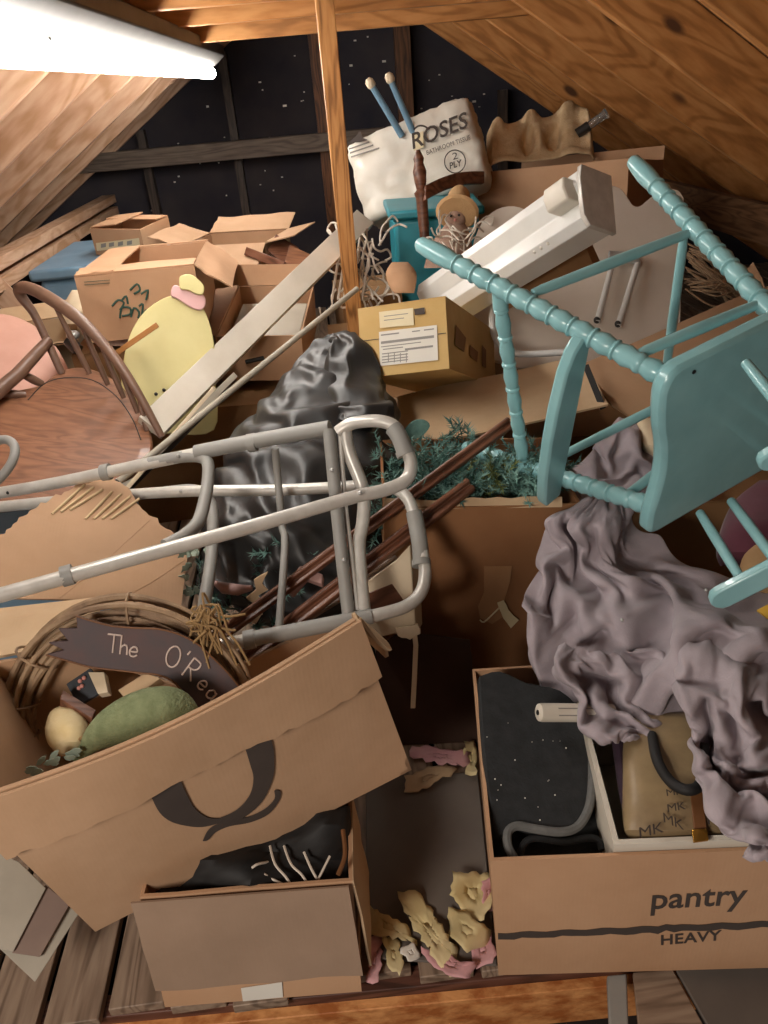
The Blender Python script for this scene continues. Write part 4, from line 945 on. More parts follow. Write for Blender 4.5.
armboard(a0+wv*.01, d_, wv, cv, .2)
a, b = P(746, 363, 1.09*s), P(795, 425, .99*s); MB().rod(a, b, [(0, .0085), (.3, .0098), (.7, .0095), (1, .008)], 12).build('arm_spindle', MT['teal'], R)
a0 = P(768, 455, 1.0*s); d2 = (P(850, 415, .94*s)-a0).normalized(); wv2 = (a-b).normalized(); wv2 = (wv2-d2*wv2.dot(d2)).normalized(); armboard(a0, d2, wv2, d2.cross(wv2), .16)
MB().rod(sp(-.152*s, -.09*s, .0309), sp(-.152*s, -.09*s, .0322), [(0, .004), (1, .004)], 10).build('screw_hole', MT['black'], R)
for x in (-.13, -.065, 0, .065, .13): MB().rod(sp(x*s, .13*s, .02), sp(x*1.15*s, .2*s, .36*s), [(0, .009), (.5, .011), (1, .008)], 12).build('back_spindle', MT['teal'], R)
MB().tube([sp(-.2*s, .19*s, .34*s), sp(-.1*s, .215*s, .37*s), sp(.1*s, .215*s, .37*s), sp(.2*s, .19*s, .34*s)], .018, 12, sub=5).build('top_rail', MT['teal'], R)
# ------------------------------------------------------------------ grey garment
def seg_d(p, a, b):
    ab = b-a; t = max(0, min(1, (p-a).dot(ab)/max(ab.length_squared, 1e-9))); return (p-a-ab*t).length
def drape(name, rows, nv, nu, ridges, parent, fine=.004, seed=0, mat='jacket', solid=.003, grow=.5, frames=34, hs_=1.9, pin=True, bend=1.6, pk=6):
    """cloth sheet: rows (y, xl, xr, dl, dr); ridges (px polyline, width px, height m)"""
    rr = [[V((a, b, 0)) for a, b in px] for px, *_ in ridges]; prm = [w_ for _, w_, *_ in ridges]
    q = cr([V((r[0], r[1], r[2])) for r in rows], nv); qd = cr([V((r[3], r[4], 0)) for r in rows], nv); G = []; B = []
    for a, b in zip(q, qd):
        row = []; brow = []
        for i in range(nu+1):
            u = i/nu; x = a.y+(a.z-a.y)*u; y = a.x; d_ = b.x+(b.y-b.x)*u
            wx = x+7*noise.noise(V((x*.02, y*.02, seed))); wy = y+7*noise.noise(V((x*.02, y*.02, seed+9))); p = V((wx, wy, 0)); h = 0
            hs = [0, 0]
            for pl_, w_ in zip(rr, prm):
                m = min(seg_d(p, pl_[k], pl_[k+1]) for k in range(len(pl_)-1))/w_
                if m < 1.25:
                    v_ = w_*.0026*(max(0, 1-(m/1.25)**2))**.62
                    if v_ > hs[0]: hs = [v_, hs[0]]
                    elif v_ > hs[1]: hs[1] = v_
            h = hs[0]+.25*hs[1]
            h += fine*noise.noise(V((x*.05, y*.05, seed)))
            aa = noise.noise(V((x*.012, y*.012, seed+4)))*1.6; xs, ys = x*cos(aa)-y*sin(aa), x*sin(aa)+y*cos(aa)
            h += fine*.7*(.5-min(1, abs(noise.noise(V((xs*.05, ys*.016, seed+2))))*2.2))
            edge = min(u, 1-u); 
            if edge < .06: d_ += .03*(1-edge/.06)**2
            row.append(P(x, y, d_-h*hs_)); brow.append(P(x, y, d_+.045))
        G.append(row); B.append(brow)
    pins = [j*(nu+1)+i for j in range(len(G)) for i in range(nu+1) if pin and (j == 0 or i in (0, nu) or j == len(G)-1) and (i+j) % pk == 0]
    m = settle(MB().grid(G), [MB().grid(B)], grow, frames, bend, pins=pins)
    return m.build(name, MT[mat], parent, angle=180, solid=solid, sub=2)
R = thing('grey_jacket', P(640, 660, 1.5), 'crumpled grey mauve jacket draped over the pantry carton and tall carton', 'jacket')
up_r = [([(552, 507), (566, 500), (567, 533), (552, 557), (543, 578), (538, 596)], 10), ([(584, 500), (596, 519), (599, 545), (604, 560)], 11), ([(579, 539), (579, 563), (570, 575), (562, 599)], 9), ([(601, 510), (614, 516), (626, 545), (631, 562)], 15),
        ([(603, 561), (620, 563), (634, 567)], 6), ([(605, 568), (623, 587), (641, 617), (665, 643)], 11), ([(576, 581), (593, 601), (608, 592)], 9), ([(538, 598), (564, 617), (593, 625), (638, 630), (650, 646)], 12), ([(556, 634), (588, 641), (629, 645), (655, 656)], 8),
        ([(626, 505), (645, 530), (659, 554), (671, 584), (675, 608), (688, 634)], 13), ([(676, 610), (706, 606), (724, 614), (748, 618), (780, 622)], 13), ([(653, 630), (668, 626), (682, 629), (687, 640), (672, 650), (656, 642)], 6),
        ([(688, 636), (718, 638), (733, 643), (742, 658)], 9), ([(733, 622), (742, 646), (754, 661), (790, 664)], 11), ([(680, 545), (696, 570), (706, 596)], 14), ([(725, 585), (735, 605)], 12), ([(650, 515), (672, 535), (690, 548)], 8)]
rows = [(497, 580, 625, 1.74, 1.74), (503, 560, 640, 1.70, 1.73), (515, 554, 650, 1.69, 1.73), (540, 550, 672, 1.67, 1.73), (565, 543, 716, 1.64, 1.72), (590, 536, 742, 1.60, 1.66), (603, 533, 790, 1.585, 1.56), (620, 540, 800, 1.555, 1.5), (640, 549, 800, 1.52, 1.44), (655, 562, 800, 1.49, 1.40), (672, 590, 800, 1.46, 1.36), (690, 640, 800, 1.42, 1.34)]
drape('jacket_body', rows, 3, 40, up_r, R, seed=2)
# collar loop hanging into the carton
lp_r = [([(562, 655), (576, 648), (600, 648)], 8), ([(562, 664), (571, 688), (584, 714), (606, 732), (628, 738)], 10), ([(582, 664), (606, 655), (622, 660), (630, 682), (654, 702)], 9), ([(600, 690), (610, 712)], 8), ([(656, 670), (662, 690), (664, 708)], 9), ([(625, 712), (645, 724)], 9)]
rows = [(650, 562, 640, 1.48, 1.47), (660, 556, 660, 1.455, 1.46), (672, 562, 676, 1.44, 1.44), (690, 570, 690, 1.415, 1.41), (706, 577, 694, 1.39, 1.39), (720, 585, 690, 1.37, 1.37), (732, 594, 664, 1.355, 1.36), (740, 604, 640, 1.345, 1.36)]
drape('jacket_collar', rows, 3, 24, lp_r, R, seed=7, grow=.42, pk=4)
# sleeve hanging over the front of the carton
sl_r = [([(680, 664), (700, 655), (722, 656), (754, 672), (790, 676)], 11), ([(688, 686), (706, 678), (724, 677), (752, 684)], 13), ([(692, 696), (699, 720), (706, 745)], 12), ([(754, 690), (759, 712), (768, 730)], 14), ([(706, 748), (714, 775), (728, 796), (748, 824)], 14), ([(722, 700), (738, 724), (742, 748)], 13),
        ([(728, 764), (750, 763), (790, 768)], 9), ([(714, 784), (745, 790), (790, 794)], 9), ([(744, 828), (760, 821), (800, 822)], 9), ([(752, 850), (768, 838), (800, 840)], 10), ([(760, 805), (790, 806)], 9)]
rows = [(640, 676, 800, 1.44, 1.38), (665, 680, 805, 1.40, 1.34), (690, 684, 810, 1.36, 1.30), (715, 690, 815, 1.325, 1.26), (740, 695, 818, 1.29, 1.22), (765, 698, 820, 1.25, 1.19), (790, 708, 822, 1.20, 1.16), (812, 722, 824, 1.155, 1.12), (830, 734, 826, 1.115, 1.09), (842, 740, 826, 1.085, 1.07), (858, 744, 828, 1.07, 1.06)]
drape('jacket_sleeve', rows, 4, 26, sl_r, R, seed=5, grow=.42, pk=3)
for x, y, d_ in ((622, 620, 1.49), (700, 634, 1.45), (706, 590, 1.55)): MB().ball(P(x, y, d_), .004, 8, 6).build('snap_button', MT['steel'], R)
# cloth and odds under the high chair
rows = [(424, 618, 655, 2.22, 2.22), (436, 604, 668, 2.16, 2.18), (450, 590, 676, 2.10, 2.14), (466, 578, 690, 2.04, 2.08), (484, 572, 700, 1.98, 2.02), (500, 570, 710, 1.92, 1.96)]
ln = drape('cloth', rows, 3, 18, [([(600, 470), (625, 458), (640, 446), (660, 462), (676, 480)], 12), ([(612, 446), (636, 432), (655, 445)], 11), ([(590, 486), (630, 480), (670, 492)], 10)], None, seed=11, grow=.35, pk=3)
ln.name = 'grey_cloth'; tag(ln, 'grey mauve cloth bunched between the rungs of the high chair', 'cloth')
tag(blob(rows_interp([(418, 640, 652, 2.2, .02), (428, 636, 664, 2.17, .04), (445, 640, 672, 2.12, .05), (460, 650, 676, 2.1, .03)], 3), 16, .6, .01, 9).build('cream_bundle', MT['cream']), 'small cream bundle seen between the high chair rungs and seat', 'bundle')
tag(blob(rows_interp([(480, 760, 800, 1.98, .03), (500, 735, 830, 1.94, .08), (525, 722, 830, 1.90, .12), (552, 716, 830, 1.86, .10), (566, 720, 830, 1.84, .03)], 4), 24, .6, .02, 5).build('maroon_cloth', MT['maroon']), 'dark maroon cloth behind the armrest spindles of the high chair', 'cloth')
tag(blob(rows_interp([(540, 760, 800, 1.80, .03), (555, 744, 820, 1.78, .07), (575, 738, 830, 1.74, .09), (600, 736, 830, 1.70, .09), (616, 740, 830, 1.67, .04)], 4), 24, .6, .01, 5).build('tan_cushion', MT['tan']), 'tan fabric lump behind the high chair armrest at the right edge', 'cushion')
tag(slab(PL((750, 610, 1.50), (790, 590, 1.50), (770, 640, 1.46)), [(757, 610), (795, 590), (800, 616), (768, 618)], .006).build('yellow_card', MT['yel']), 'small bright yellow card under the high chair armrest', 'card')
# ------------------------------------------------------------------ windsor armchair on its back
ps = PL((64, 373, 2.42), (160, 440, 2.27), (0, 480, 2.02))
R = thing('windsor_chair', ps.hit(70, 480), 'brown wooden spindle-back armchair lying tilted at the left edge', 'chair')
so = smooth_px([(40, 385), (64, 369), (90, 368), (118, 382), (140, 408), (152, 436), (150, 458), (132, 474), (95, 488), (40, 500), (-20, 500), (-50, 470), (-45, 420), (0, 395)], 4)
slab(ps, so, .035).build('seat', MT['brown_ch'], R, bevel=.008)
MB().tube([ps.off(.0005).hit(*p) for p in [(28, 400), (44, 384), (64, 378), (92, 380), (116, 396), (132, 418), (141, 440)]], .0018, 6, sub=4).build('seat_groove', MT['dk'], R)
bow = [(62, 374, 2.42, .012), (48, 343, 2.40, .0125), (34, 314, 2.38, .013), (21, 296, 2.36, .0165), (20, 288, 2.34, .018), (32, 289, 2.32, .019), (54, 301, 2.30, .0195), (80, 320, 2.28, .0185), (104, 345, 2.27, .0165), (126, 374, 2.26, .0145), (146, 407, 2.26, .012), (162, 437, 2.27, .010)]
bp_ = cr([P(a, b, c_) for a, b, c_, r in bow], 5); br = [q.x for q in cr([V((r, 0, 0)) for *_, r in bow], 5)]
MB().tube(bp_, br, 14).build('back_bow', MT['brown_lt'], R)
for a, b in (((90, 374, 2.38), (55, 306, 2.305)), ((108, 385, 2.36), (82, 326, 2.29)), ((124, 398, 2.335), (103, 350, 2.28)), ((138, 413, 2.31), (122, 374, 2.27)), ((147, 431, 2.29), (139, 398, 2.265))):
    MB().rod(P(*a), P(*b), [(0, .008), (.3, .0095), (.7, .0085), (1, .0065)], 10).build('back_spindle', MT['brown_lt'], R)
MB().tube([P(48, 341, 2.39), P(38, 352, 2.34), P(18, 374, 2.27), P(-10, 398, 2.2), P(-50, 424, 2.14)], [.016, .018, .02, .022, .022], 12, sub=1).build('armrest', MT['brown_lt'], R)
for a, b in (((42, 384, 2.36), (20, 373, 2.30)), ((26, 395, 2.30), (-16, 392, 2.24))): MB().rod(P(*a), P(*b), [(0, .011), (.4, .0135), (1, .011)], 10).build('arm_spindle', MT['brown_lt'], R)
board(P(157, 325, 2.33), P(118, 352, 2.37), .016, .016, 'tan wooden dowel sticking out beyond the armchair bow in front of the yellow board', 'wooden_dowel', 'rafter', 'dowel')
pd = PL((0, 320, 2.65), (70, 390, 2.6), (0, 400, 2.45))
tag(slab(pd, smooth_px([(-60, 330), (-20, 315), (10, 315), (38, 328), (60, 352), (72, 385), (60, 420), (20, 450), (-40, 450), (-80, 400)], 4), .02).build('round_board', MT['pinkdisc'], bevel=.003), 'round pale pink board behind the brown armchair at the left edge', 'board')
def bx(M_, w_, d_, h_, label, mat, cat, name, **k): return carton(M_, w_, d_, h_, label, MT[mat], cat, name, **k)
# blue tote the armchair rests on
Rt = thing('storage_tote', V((-.95, 1.95, 0)), 'pale blue plastic tote under the brown armchair at the left edge', 'tote')
mb = MB(); mb.prism([V((-1.28, 1.72, 0)), V((-.66, 1.72, 0)), V((-.66, 2.12, 0)), V((-1.28, 2.12, 0))], V((0, 0, .33))); mb.build('tote_body', MT['blue_bin'], Rt, bevel=.02)
mb = MB(); mb.box((-.97, 1.92, .345), (.68, .46, .03)); mb.build('tote_lid', MT['blue_bin'], Rt, bevel=.01)
# yellow headboard with icing
py = PL((130, 400, 2.44), (215, 400, 2.50), (170, 290, 2.44))
R = thing('yellow_headboard', py.hit(170, 420), 'pale yellow arched board with a pink and cream swirl on top', 'headboard')
slab(py, smooth_px([(122, 430), (121, 385), (125, 352), (133, 328), (145, 311), (160, 300), (175, 295), (190, 297), (203, 308), (211, 328), (215, 352), (216, 385), (214, 430), (170, 434)], 4), .018).build('arched_board', MT['yellow'], R, bevel=.003)
slab(py.off(.012), smooth_px([(171, 290), (174, 285), (182, 287), (188, 291), (197, 291), (205, 297), (205, 306), (200, 310), (192, 308), (184, 303), (176, 298), (171, 296)], 3), .012).build('pink_icing', MT['icing'], R, bevel=.003)
slab(py.off(.022), smooth_px([(179, 284), (180, 276), (190, 274), (198, 279), (204, 286), (203, 294), (196, 294), (188, 290), (181, 289)], 3), .012).build('cream_icing', MT['yellow'], R, bevel=.003)
for x, y in ((164, 390), (156, 394)): MB().ball(py.off(.001).hit(x, y), .006, 8, 6).build('dark_spot', MT['dk'], R)

# ------------------------------------------------------------------ white plank, channels and pole
board(P(364, 219, 3.1), P(150, 428, 2.28), .085, .03, 'long white painted plank slanting across the boxes behind the black bag', 'white_plank', 'white', 'plank', angle=14)
for x, y in ((243, 331), (250, 331), (243, 340), (253, 336)):
    pass
board(P(235, 375, 2.5), P(120, 490, 2.12), .02, .012, 'grey metal channel next to the white plank', 'metal_channel', 'grey_board', 'channel')
board(P(226, 392, 2.47), P(118, 500, 2.13), .016, .012, 'dark thin strip between the grey channel and the pale pole', 'dark_strip', 'dk', 'strip')
tag(MB().rod(P(357, 289, 2.75), P(118, 482, 2.05), [(0, .010), (1, .010)], 14).build('pale_pole', MT['grey_board']), 'long pale thin pole slanting in front of the white plank', 'pole')
board(P(214, 388, 2.38), P(110, 508, 1.98), .012, .01, 'thin cream lath lowest beside the grey channel', 'cream_lath', 'cream', 'lath')

# ------------------------------------------------------------------ cartons at the back left
M = pose((-.6014, 2.8919, .72), (-1.78, .47, 2.22)); w, d, h = .38, .60, .212
R = bx(M, w, d, h, 'open brown carton with green printing behind the yellow board', 'card_o', 'box', 'cardboard_box', flaps=[('r', 128, .14, dict(amp=.01)), ('l', -88, .12, dict(amp=.006)), ('b', 95, .08, {}), ('f', -86, .09, dict(amp=.006))])
pb1 = face(M, w, d, h).off(.003)
for k, px in enumerate(([(112, 306), (118, 300), (124, 303), (120, 310)], [(122, 300), (126, 296), (128, 304)], [(130, 290), (137, 284), (140, 290), (134, 294)], [(141, 294), (148, 290), (146, 300)], [(120, 318), (122, 308), (130, 308), (130, 314), (122, 316)], [(131, 317), (134, 308), (139, 312), (138, 318)], [(139, 306), (143, 304), (142, 316), (146, 310), (150, 314)])):
    MB().tube([pb1.hit(*p) for p in px], .0035, 5, sub=3).build('green_print', MT['ink_g'], R)
for y in (281, 284): MB().tube([pb1.hit(82+2, y+1), pb1.hit(110, y-1)], .001, 5).build('green_print', MT['ink_g'], R)
M = pose((-.8516, 3.8899, .82), (4.61, 2.17, -23.93))
R = bx(M, .272, .237, .118, 'small half-open carton with pale printing, farthest left on the blue bin', 'card_o', 'box', 'cardboard_box', flaps=[('l', -84, .14, {}), ('b', -86, .1, {})])
pb2 = face(M, .272, .237, .118).off(.003); decal(pb2, [(96, 243), (139, 238), (140, 246), (97, 251)], 'printed_band', MT['label_y'], R)
for x in (101, 109, 118, 127): decal(pb2.off(.001), [(x, 244-(x-100)*.1), (x+5, 243-(x-100)*.1), (x+5, 247-(x-100)*.1), (x, 248-(x-100)*.1)], 'printed_mark', MT['label_t'], R)
M = pose((-.2155, 2.9581, .5278), (8, 3.65, -6.74))
R = bx(M, .305, .48, .174, 'open carton with a grey slab in it beneath the white plank', 'card_o', 'box', 'cardboard_box', flaps=[('l', 100, .13, dict(amp=.01)), ('b', 20, .08, {})])
tag(MB().box((0, 0, .10), (.26, .36, .05), M).build('grey_slab', MT['grey_board'], bevel=.004), 'flat pale grey box lying in the open carton under the white plank', 'box')
MB().tube([face(M, .305, .48, .174).off(.003).hit(*p) for p in ((246, 362), (264, 358))], .008, 8).build('hand_hole', MT['dk'], R)
bx(pose((-.2, 2.85, .0), (0, 0, -5)), .42, .52, .45, 'brown carton supporting the open carton with the grey slab', 'card_d', 'box', 'cardboard_box', closed=True)
bx(pose((-.66, 2.95, .0), (0, 0, 2)), .44, .62, .68, 'plain carton holding up the carton with green printing', 'card_d', 'box', 'cardboard_box', closed=True)
# rear open carton with raised flaps
M = pose((-.36, 3.75, .62), (0, 0, -16))
bx(M, .40, .36, .22, 'carton with several raised flaps at the back behind the white plank', 'card', 'box', 'cardboard_box', flaps=[('f', 118, .16, dict(amp=.01)), ('l', 72, .16, dict(amp=.01)), ('r', 80, .14, {}), ('b', 70, .15, dict(amp=.012))])
pbk = PL((280, 240, 3.4), (310, 250, 3.4), (285, 270, 3.3))
tag(slab(pbk, [(276, 234), (298, 247), (305, 258), (282, 262), (268, 250)], .012).build('brown_board', MT['mould'], bevel=.001), 'upper of two dark brown panels standing among the back carton flaps', 'panel')
tag(slab(pbk.off(.08), [(290, 245), (312, 255), (300, 275), (283, 268)], .012).build('brown_board', MT['brown_ch'], bevel=.001), 'lower dark brown panel next to the white plank at the back', 'panel')
board(P(246, 251, 3.3), P(284, 266, 3.2), .035, .012, 'narrow brown strip lying over the back carton flaps', 'brown_strip', 'mould', 'strip')
# blue bins
Rt = thing('storage_tote', V((-1.0, 3.92, 0)), 'blue plastic bin with pale lid beneath the small carton at the back', 'tote')
MB().prism([V((-1.25, 3.62, 0)), V((-.62, 3.62, 0)), V((-.62, 4.35, 0)), V((-1.25, 4.35, 0))], V((0, 0, .76))).build('tote_body', MT['blue_bin'], Rt, bevel=.03)
MB().box((-.935, 3.985, .785), (.68, .78, .05)).build('tote_lid', MT['blue_bin'], Rt, bevel=.015)
tag(blob(rows_interp([(290, 72, 88, 2.95, .02), (300, 66, 98, 2.9, .05), (314, 60, 100, 2.85, .06), (324, 62, 98, 2.83, .03)], 3), 18, .6, .015, 9).build('paper_bundle', MT['cream']), 'crumpled cream paper at the left corner of the carton with green printing', 'paper')
bx(pose((-1.15, 3.0, .42), (4, 0, 12)), .42, .34, .26, 'tan carton lid edge behind the pink round board', 'card_p', 'box', 'cardboard_box', flaps=[('f', 70, .12, {}), ('b', 75, .12, {})])
bx(pose((-1.15, 3.0, .0), (0, 0, 12)), .44, .36, .41, 'carton under the tan carton by the left eave', 'card_d', 'box', 'cardboard_box', closed=True)
tag(blob(rows_interp([(318, 92, 120, 2.68, .02), (324, 84, 132, 2.65, .05), (334, 82, 134, 2.62, .06), (346, 100, 132, 2.6, .03)], 3), 20, .6, .012, 8).build('brown_cloth', MT['dollcloth']), 'brown cloth bunched between the armchair bow and the yellow board', 'cloth')
R = thing('chrome_fitting', P(68, 345, 2.56), 'small shiny metal fitting glinting behind the armchair spindles', 'fitting')
MB().ball(P(73, 335, 2.55), (.022, .022, .016)).build('dome', MT['steel'], R); MB().rod(P(68, 340, 2.56), P(78, 350, 2.56), [(0, .018), (.3, .02), (1, .02)], 14).build('base', MT['dk'], R)

# ------------------------------------------------------------------ carton with the shipping label
M = pose((.2949, 2.0707, .6498), (-25.14, -7.80, -22.77)); w, d, h = .234, .537, .176
SH = 1.16; Tm = Matrix.Translation(CAM)@Matrix.Scale(SH, 4)@Matrix.Translation(-CAM); M = Matrix.Translation(CAM+(M.translation-CAM)*SH)@M.to_3x3().to_4x4(); w, d, h = w*SH, d*SH, h*SH
R = bx(M, w, d, h, 'taped carton with a white shipping label at the foot of the post', 'card_y', 'box', 'shipping_box', closed=True)
pv = face(M, w, d, h).off(.003)
decal(pv, [(379, 332), (437, 325), (438, 360), (380, 366)], 'shipping_label', MT['label'], R)
decal(pv, [(379, 312), (413, 308), (414, 325), (380, 328)], 'yellowed_label', MT['label_y'], R)
decal(pv.off(.0008), [(414, 309), (424.5, 307.5), (425, 314), (415, 315)], 'dark_square', MT['ink'], R)
ink = MB()
def bar(x0_, y0_, x1_, y1_, t): ink.prism(poly3(pv.off(.0014), [(x0_, y0_), (x1_, y1_), (x1_, y1_+t), (x0_, y0_+t)]), pv.n*.0004)
for x0_, y0_, ln_, t in ((381, 334.5, 18, 1.4), (412, 331, 8, 1.2), (424, 329.5, 10, 1.2), (381, 341.5, 53, 2.6), (381, 346.5, 40, .9), (383, 349, 20, 1), (405, 348.5, 28, 2), (382, 353.5, 26, 1), (382, 356.5, 26, 1), (382, 359.5, 26, 1), (382, 362.2, 26, 1), (384, 316, 24, .8), (384, 320, 20, .8)):
    bar(x0_, y0_, x0_+ln_, y0_-ln_*.12, t)
for x in (388, 394, 400, 406): ink.prism(poly3(pv.off(.0014), [(x, 353), (x+.8, 353), (x+.8, 362), (x, 362.6)]), pv.n*.0004)
ink.build('label_print', MT['label_t'], R)
MB().tube([pv.hit(361, 341), pv.hit(379, 339)], .0012, 5).build('box_seam', MT['dk'], R); MB().tube([pv.hit(438, 334), pv.hit(446, 333)], .0012, 5).build('box_seam', MT['dk'], R)
pr_ = face(M, w, d, h, 'r').off(.003)
for px in ([(456, 325), (466, 338), (464, 352), (455, 345)], [(470, 345), (478, 352), (477, 362), (470, 356)]): decal(pr_, px, 'packing_print', MT['card_d'], R)
decal(pr_, [(482, 345), (486, 350), (486, 368), (482, 366)], 'packing_print', MT['card_d'], R)

# flattened cardboard sheets
pA = PL((410, 440, 2.2), (590, 405, 2.2), (560, 365, 2.5))
tag(slab(pA, [(385, 400), (430, 388), (500, 374), (560, 360), (588, 366), (608, 404), (500, 429), (408, 447)], .006).build('cardboard_sheet', MT['card_p']), 'flattened cardboard sheet below the shipping-label carton', 'cardboard')
pB = PL((600, 400, 2.28), (768, 300, 2.5), (768, 400, 2.2))
tag(slab(pB, [(582, 364), (640, 340), (735, 298), (800, 275), (840, 420), (740, 440), (650, 430), (612, 405), (596, 385)], .006).build('cardboard_sheet', MT['card']), 'large flattened cardboard sheet under the high chair rungs', 'cardboard')
MB_ = board(P(586, 366, 2.28), P(603, 408, 2.2), .018, .012, 'black strap lying between the two flattened cardboard sheets', 'black_strap', 'black', 'strap')
bx(pose((.62, 2.55, .0), (0, 0, -8)), .9, .6, .36, 'wide low carton under the flattened cardboard sheets', 'card_d', 'box', 'cardboard_box', closed=True)
bx(pose((1.15, 1.95, .0), (0, 0, -8)), .6, .5, .36, 'carton under the maroon cloth by the right eave', 'card_d', 'box', 'cardboard_box', closed=True)

# ------------------------------------------------------------------ white headboard, pipes, light fitting
pw_ = PL((500, 340, 2.88), (660, 320, 2.85), (600, 200, 3.0))
R = thing('scalloped_headboard', pw_.hit(580, 350), 'white scalloped headboard panel standing behind the old light fitting', 'headboard')
slab(pw_, [(468, 352), (470, 262)]+smooth_px([(474, 240), (482, 222), (497, 209), (514, 206), (530, 212), (540, 224)], 3, False)+[(560, 232), (590, 215)]+smooth_px([(596, 196), (607, 186), (620, 188), (628, 198), (633, 205), (640, 206), (650, 198), (664, 189), (678, 190), (684, 198)], 3, False)+[(682, 260), (680, 345), (600, 372), (520, 368)], .02).build('panel', MT['panel'], R, bevel=.003)
pq_ = pw_.off(.03)
R = thing('white_rails', pq_.hit(610, 330), 'two white metal tubes on a bracket leaning on the headboard', 'rails')
for a, b in (((613, 262), (597, 322)), ((638, 262), (618, 326))): MB().rod(pq_.hit(*a), pq_.hit(*b), [(0, .011), (1, .011)], 12).build('rail', MT['white_m'], R)
slab(pq_.off(.012), [(609, 250), (640, 252), (640, 262), (609, 260)], .02).build('bracket', MT['steel'], R, bevel=.003)
for a in ((597, 320), (618, 324)): MB().ball(pq_.hit(*a), .013, 10, 8).build('end_cap', MT['dk'], R)
tag(MB().tube([P(*p) for p in [(496, 300, 2.75), (492, 318, 2.73), (494, 334, 2.72), (502, 346, 2.7), (520, 354, 2.68), (566, 352, 2.66)]], .012, 10, sub=4).build('bent_tube', MT['white_m']), 'bent white tube between the label carton and the headboard', 'tube')
# old fluorescent fixture housing
e1, e2 = P(597, 200, 2.2), P(432, 308, 2.9); ux = (e2-e1).normalized(); Ln = (e2-e1).length
upv = P(600, 172, 2.2)-P(597, 226, 2.2); upv = (upv-ux*upv.dot(ux)).normalized(); wv = ux.cross(upv)
if wv.dot(CAM-e1) < 0: wv = -wv
M = Matrix(((ux.x, wv.x, upv.x, e1.x), (ux.y, wv.y, upv.y, e1.y), (ux.z, wv.z, upv.z, e1.z), (0, 0, 0, 1)))
R = thing('light_fitting', M@V((Ln/2, 0, -.06)), 'old white strip light housing with a bright metal end lying across the boxes', 'light fitting')
sec = [(-.06, -.085), (.03, -.085), (.055, -.06), (.035, .0), (.06, .05), (.05, .088), (-.06, .088)]
mb = MB(); mb.prism([M@V((.012, y, z)) for y, z in sec], ux*Ln); mb.build('housing', MT['white_m'], R, bevel=.003)
mb = MB(); mb.prism([M@V((-.004, y, z)) for y, z in [(-.066, -.09), (.04, -.09), (.062, -.062), (.066, .05), (.056, .094), (-.066, .094)]], ux*.016); mb.build('end_plate', MT['alu'], R, bevel=.002)
mb = MB(); mb.prism([M@V((x, y, z)) for x, y, z in [(.03, .03, -.005), (.03, .085, -.005), (.03, .1, .03), (.03, .095, .065), (.03, .03, .065)]], ux*.085); mb.build('lamp_holder', MT['white'], R, bevel=.006)
for x in (.16, .19, .22): MB().ball(M@V((x, .045, -.068)), .006, 8, 6).build('slot', MT['label'], R)
# brown carton below the fitting
e1b = P(560, 262, 2.62)
tag(board(P(592, 252, 2.52), P(500, 300, 2.78), .085, .06, 'narrow brown box beneath the old light fitting', 'narrow_box', 'card_d', 'box'), 'narrow brown box beneath the old light fitting', 'box')

# ------------------------------------------------------------------ back right: tissue pack, carton with pulp tray
M = pose((.5867, 3.946, .8605), (-20.62, -16.39, -15.25)); w, d, h = .583, .33, .395
R = thing('tissue_pack', M.translation, 'large white wrapped pack of bathroom tissue printed ROSES at the back', 'pack')
mb = MB(); n = 22; G = []
def bulged(u, v, wv_):   # superellipsoid box
    q = V((u, v, wv_)); m_ = (abs(u)**11+abs(v)**11+abs(wv_)**11)**(1/11); q = q/m_
    p = V((q.x*w*.53, q.y*d/2, h/2+q.z*h/2)); p += V((1, 1, 1))*0
    k = noise.turbulence(p*9, 3, True)*.026-.012
    return M@(p+q.normalized()*k)
for ax_i in range(3):
    for sg in (-1, 1):
        G = []
        for i in range(n+1):
            row = []
            for j in range(n+1):
                a, b = -1+2*i/n, -1+2*j/n; c3 = [0, 0, 0]; c3[ax_i] = sg; c3[(ax_i+1) % 3] = a; c3[(ax_i+2) % 3] = b; row.append(bulged(*c3))
            G.append(row)
        mb.grid(G)
mb.build('wrapped_pack', MT['white_p'], R, weld=True, angle=50)
pr2 = face(M, w, d, h).off(.012)
text_on(pr2, 'ROSES', (413, 149), (468, 127), (411.5, 133), MT['ink'], R, bold=.015)
text_on(pr2, 'BATHROOM TISSUE', (427, 155), (471, 139), (426, 150.5), MT['ink'], R)
text_on(pr2, '2', (453, 160), (458, 158.5), (452, 153), MT['ink'], R)
text_on(pr2, 'PLY', (450, 169), (462, 165.5), (449.5, 162.5), MT['ink'], R, bold=.015)
MB().tube([pr2.off(.001).hit(455+10.5*cos(a), 161.5+11.5*sin(a)) for a in [2*pi*i/24 for i in range(24)]], .0025, 6, closed=True).build('printed_ring', MT['ink'], R)
for k, (a, b) in enumerate((((349, 149), (369, 142)), ((350, 153), (373, 145)), ((351, 157), (379, 148)))): MB().tube([pr2.hit(*a), pr2.hit(*b)], .0035, 5).build('printed_line', MT['label_t'], R)
decal(pr2, [(348, 143), (356, 136), (360, 131), (363, 138), (368, 140), (360, 142)], 'printed_bird', MT['ink'], R)
MB().tube([pr2.off(.001).hit(*p) for p in [(412, 131), (418, 126), (424, 126), (428, 129)]], .004, 5, sub=3).build('printed_flourish', MT['ink'], R)
decal(pr2, [(412, 136), (423, 131), (424, 147), (414, 151)], 'yellow_patch', MT['label_y'], R, off=-.001)
gp = 'blue rods standing by the tissue pack'
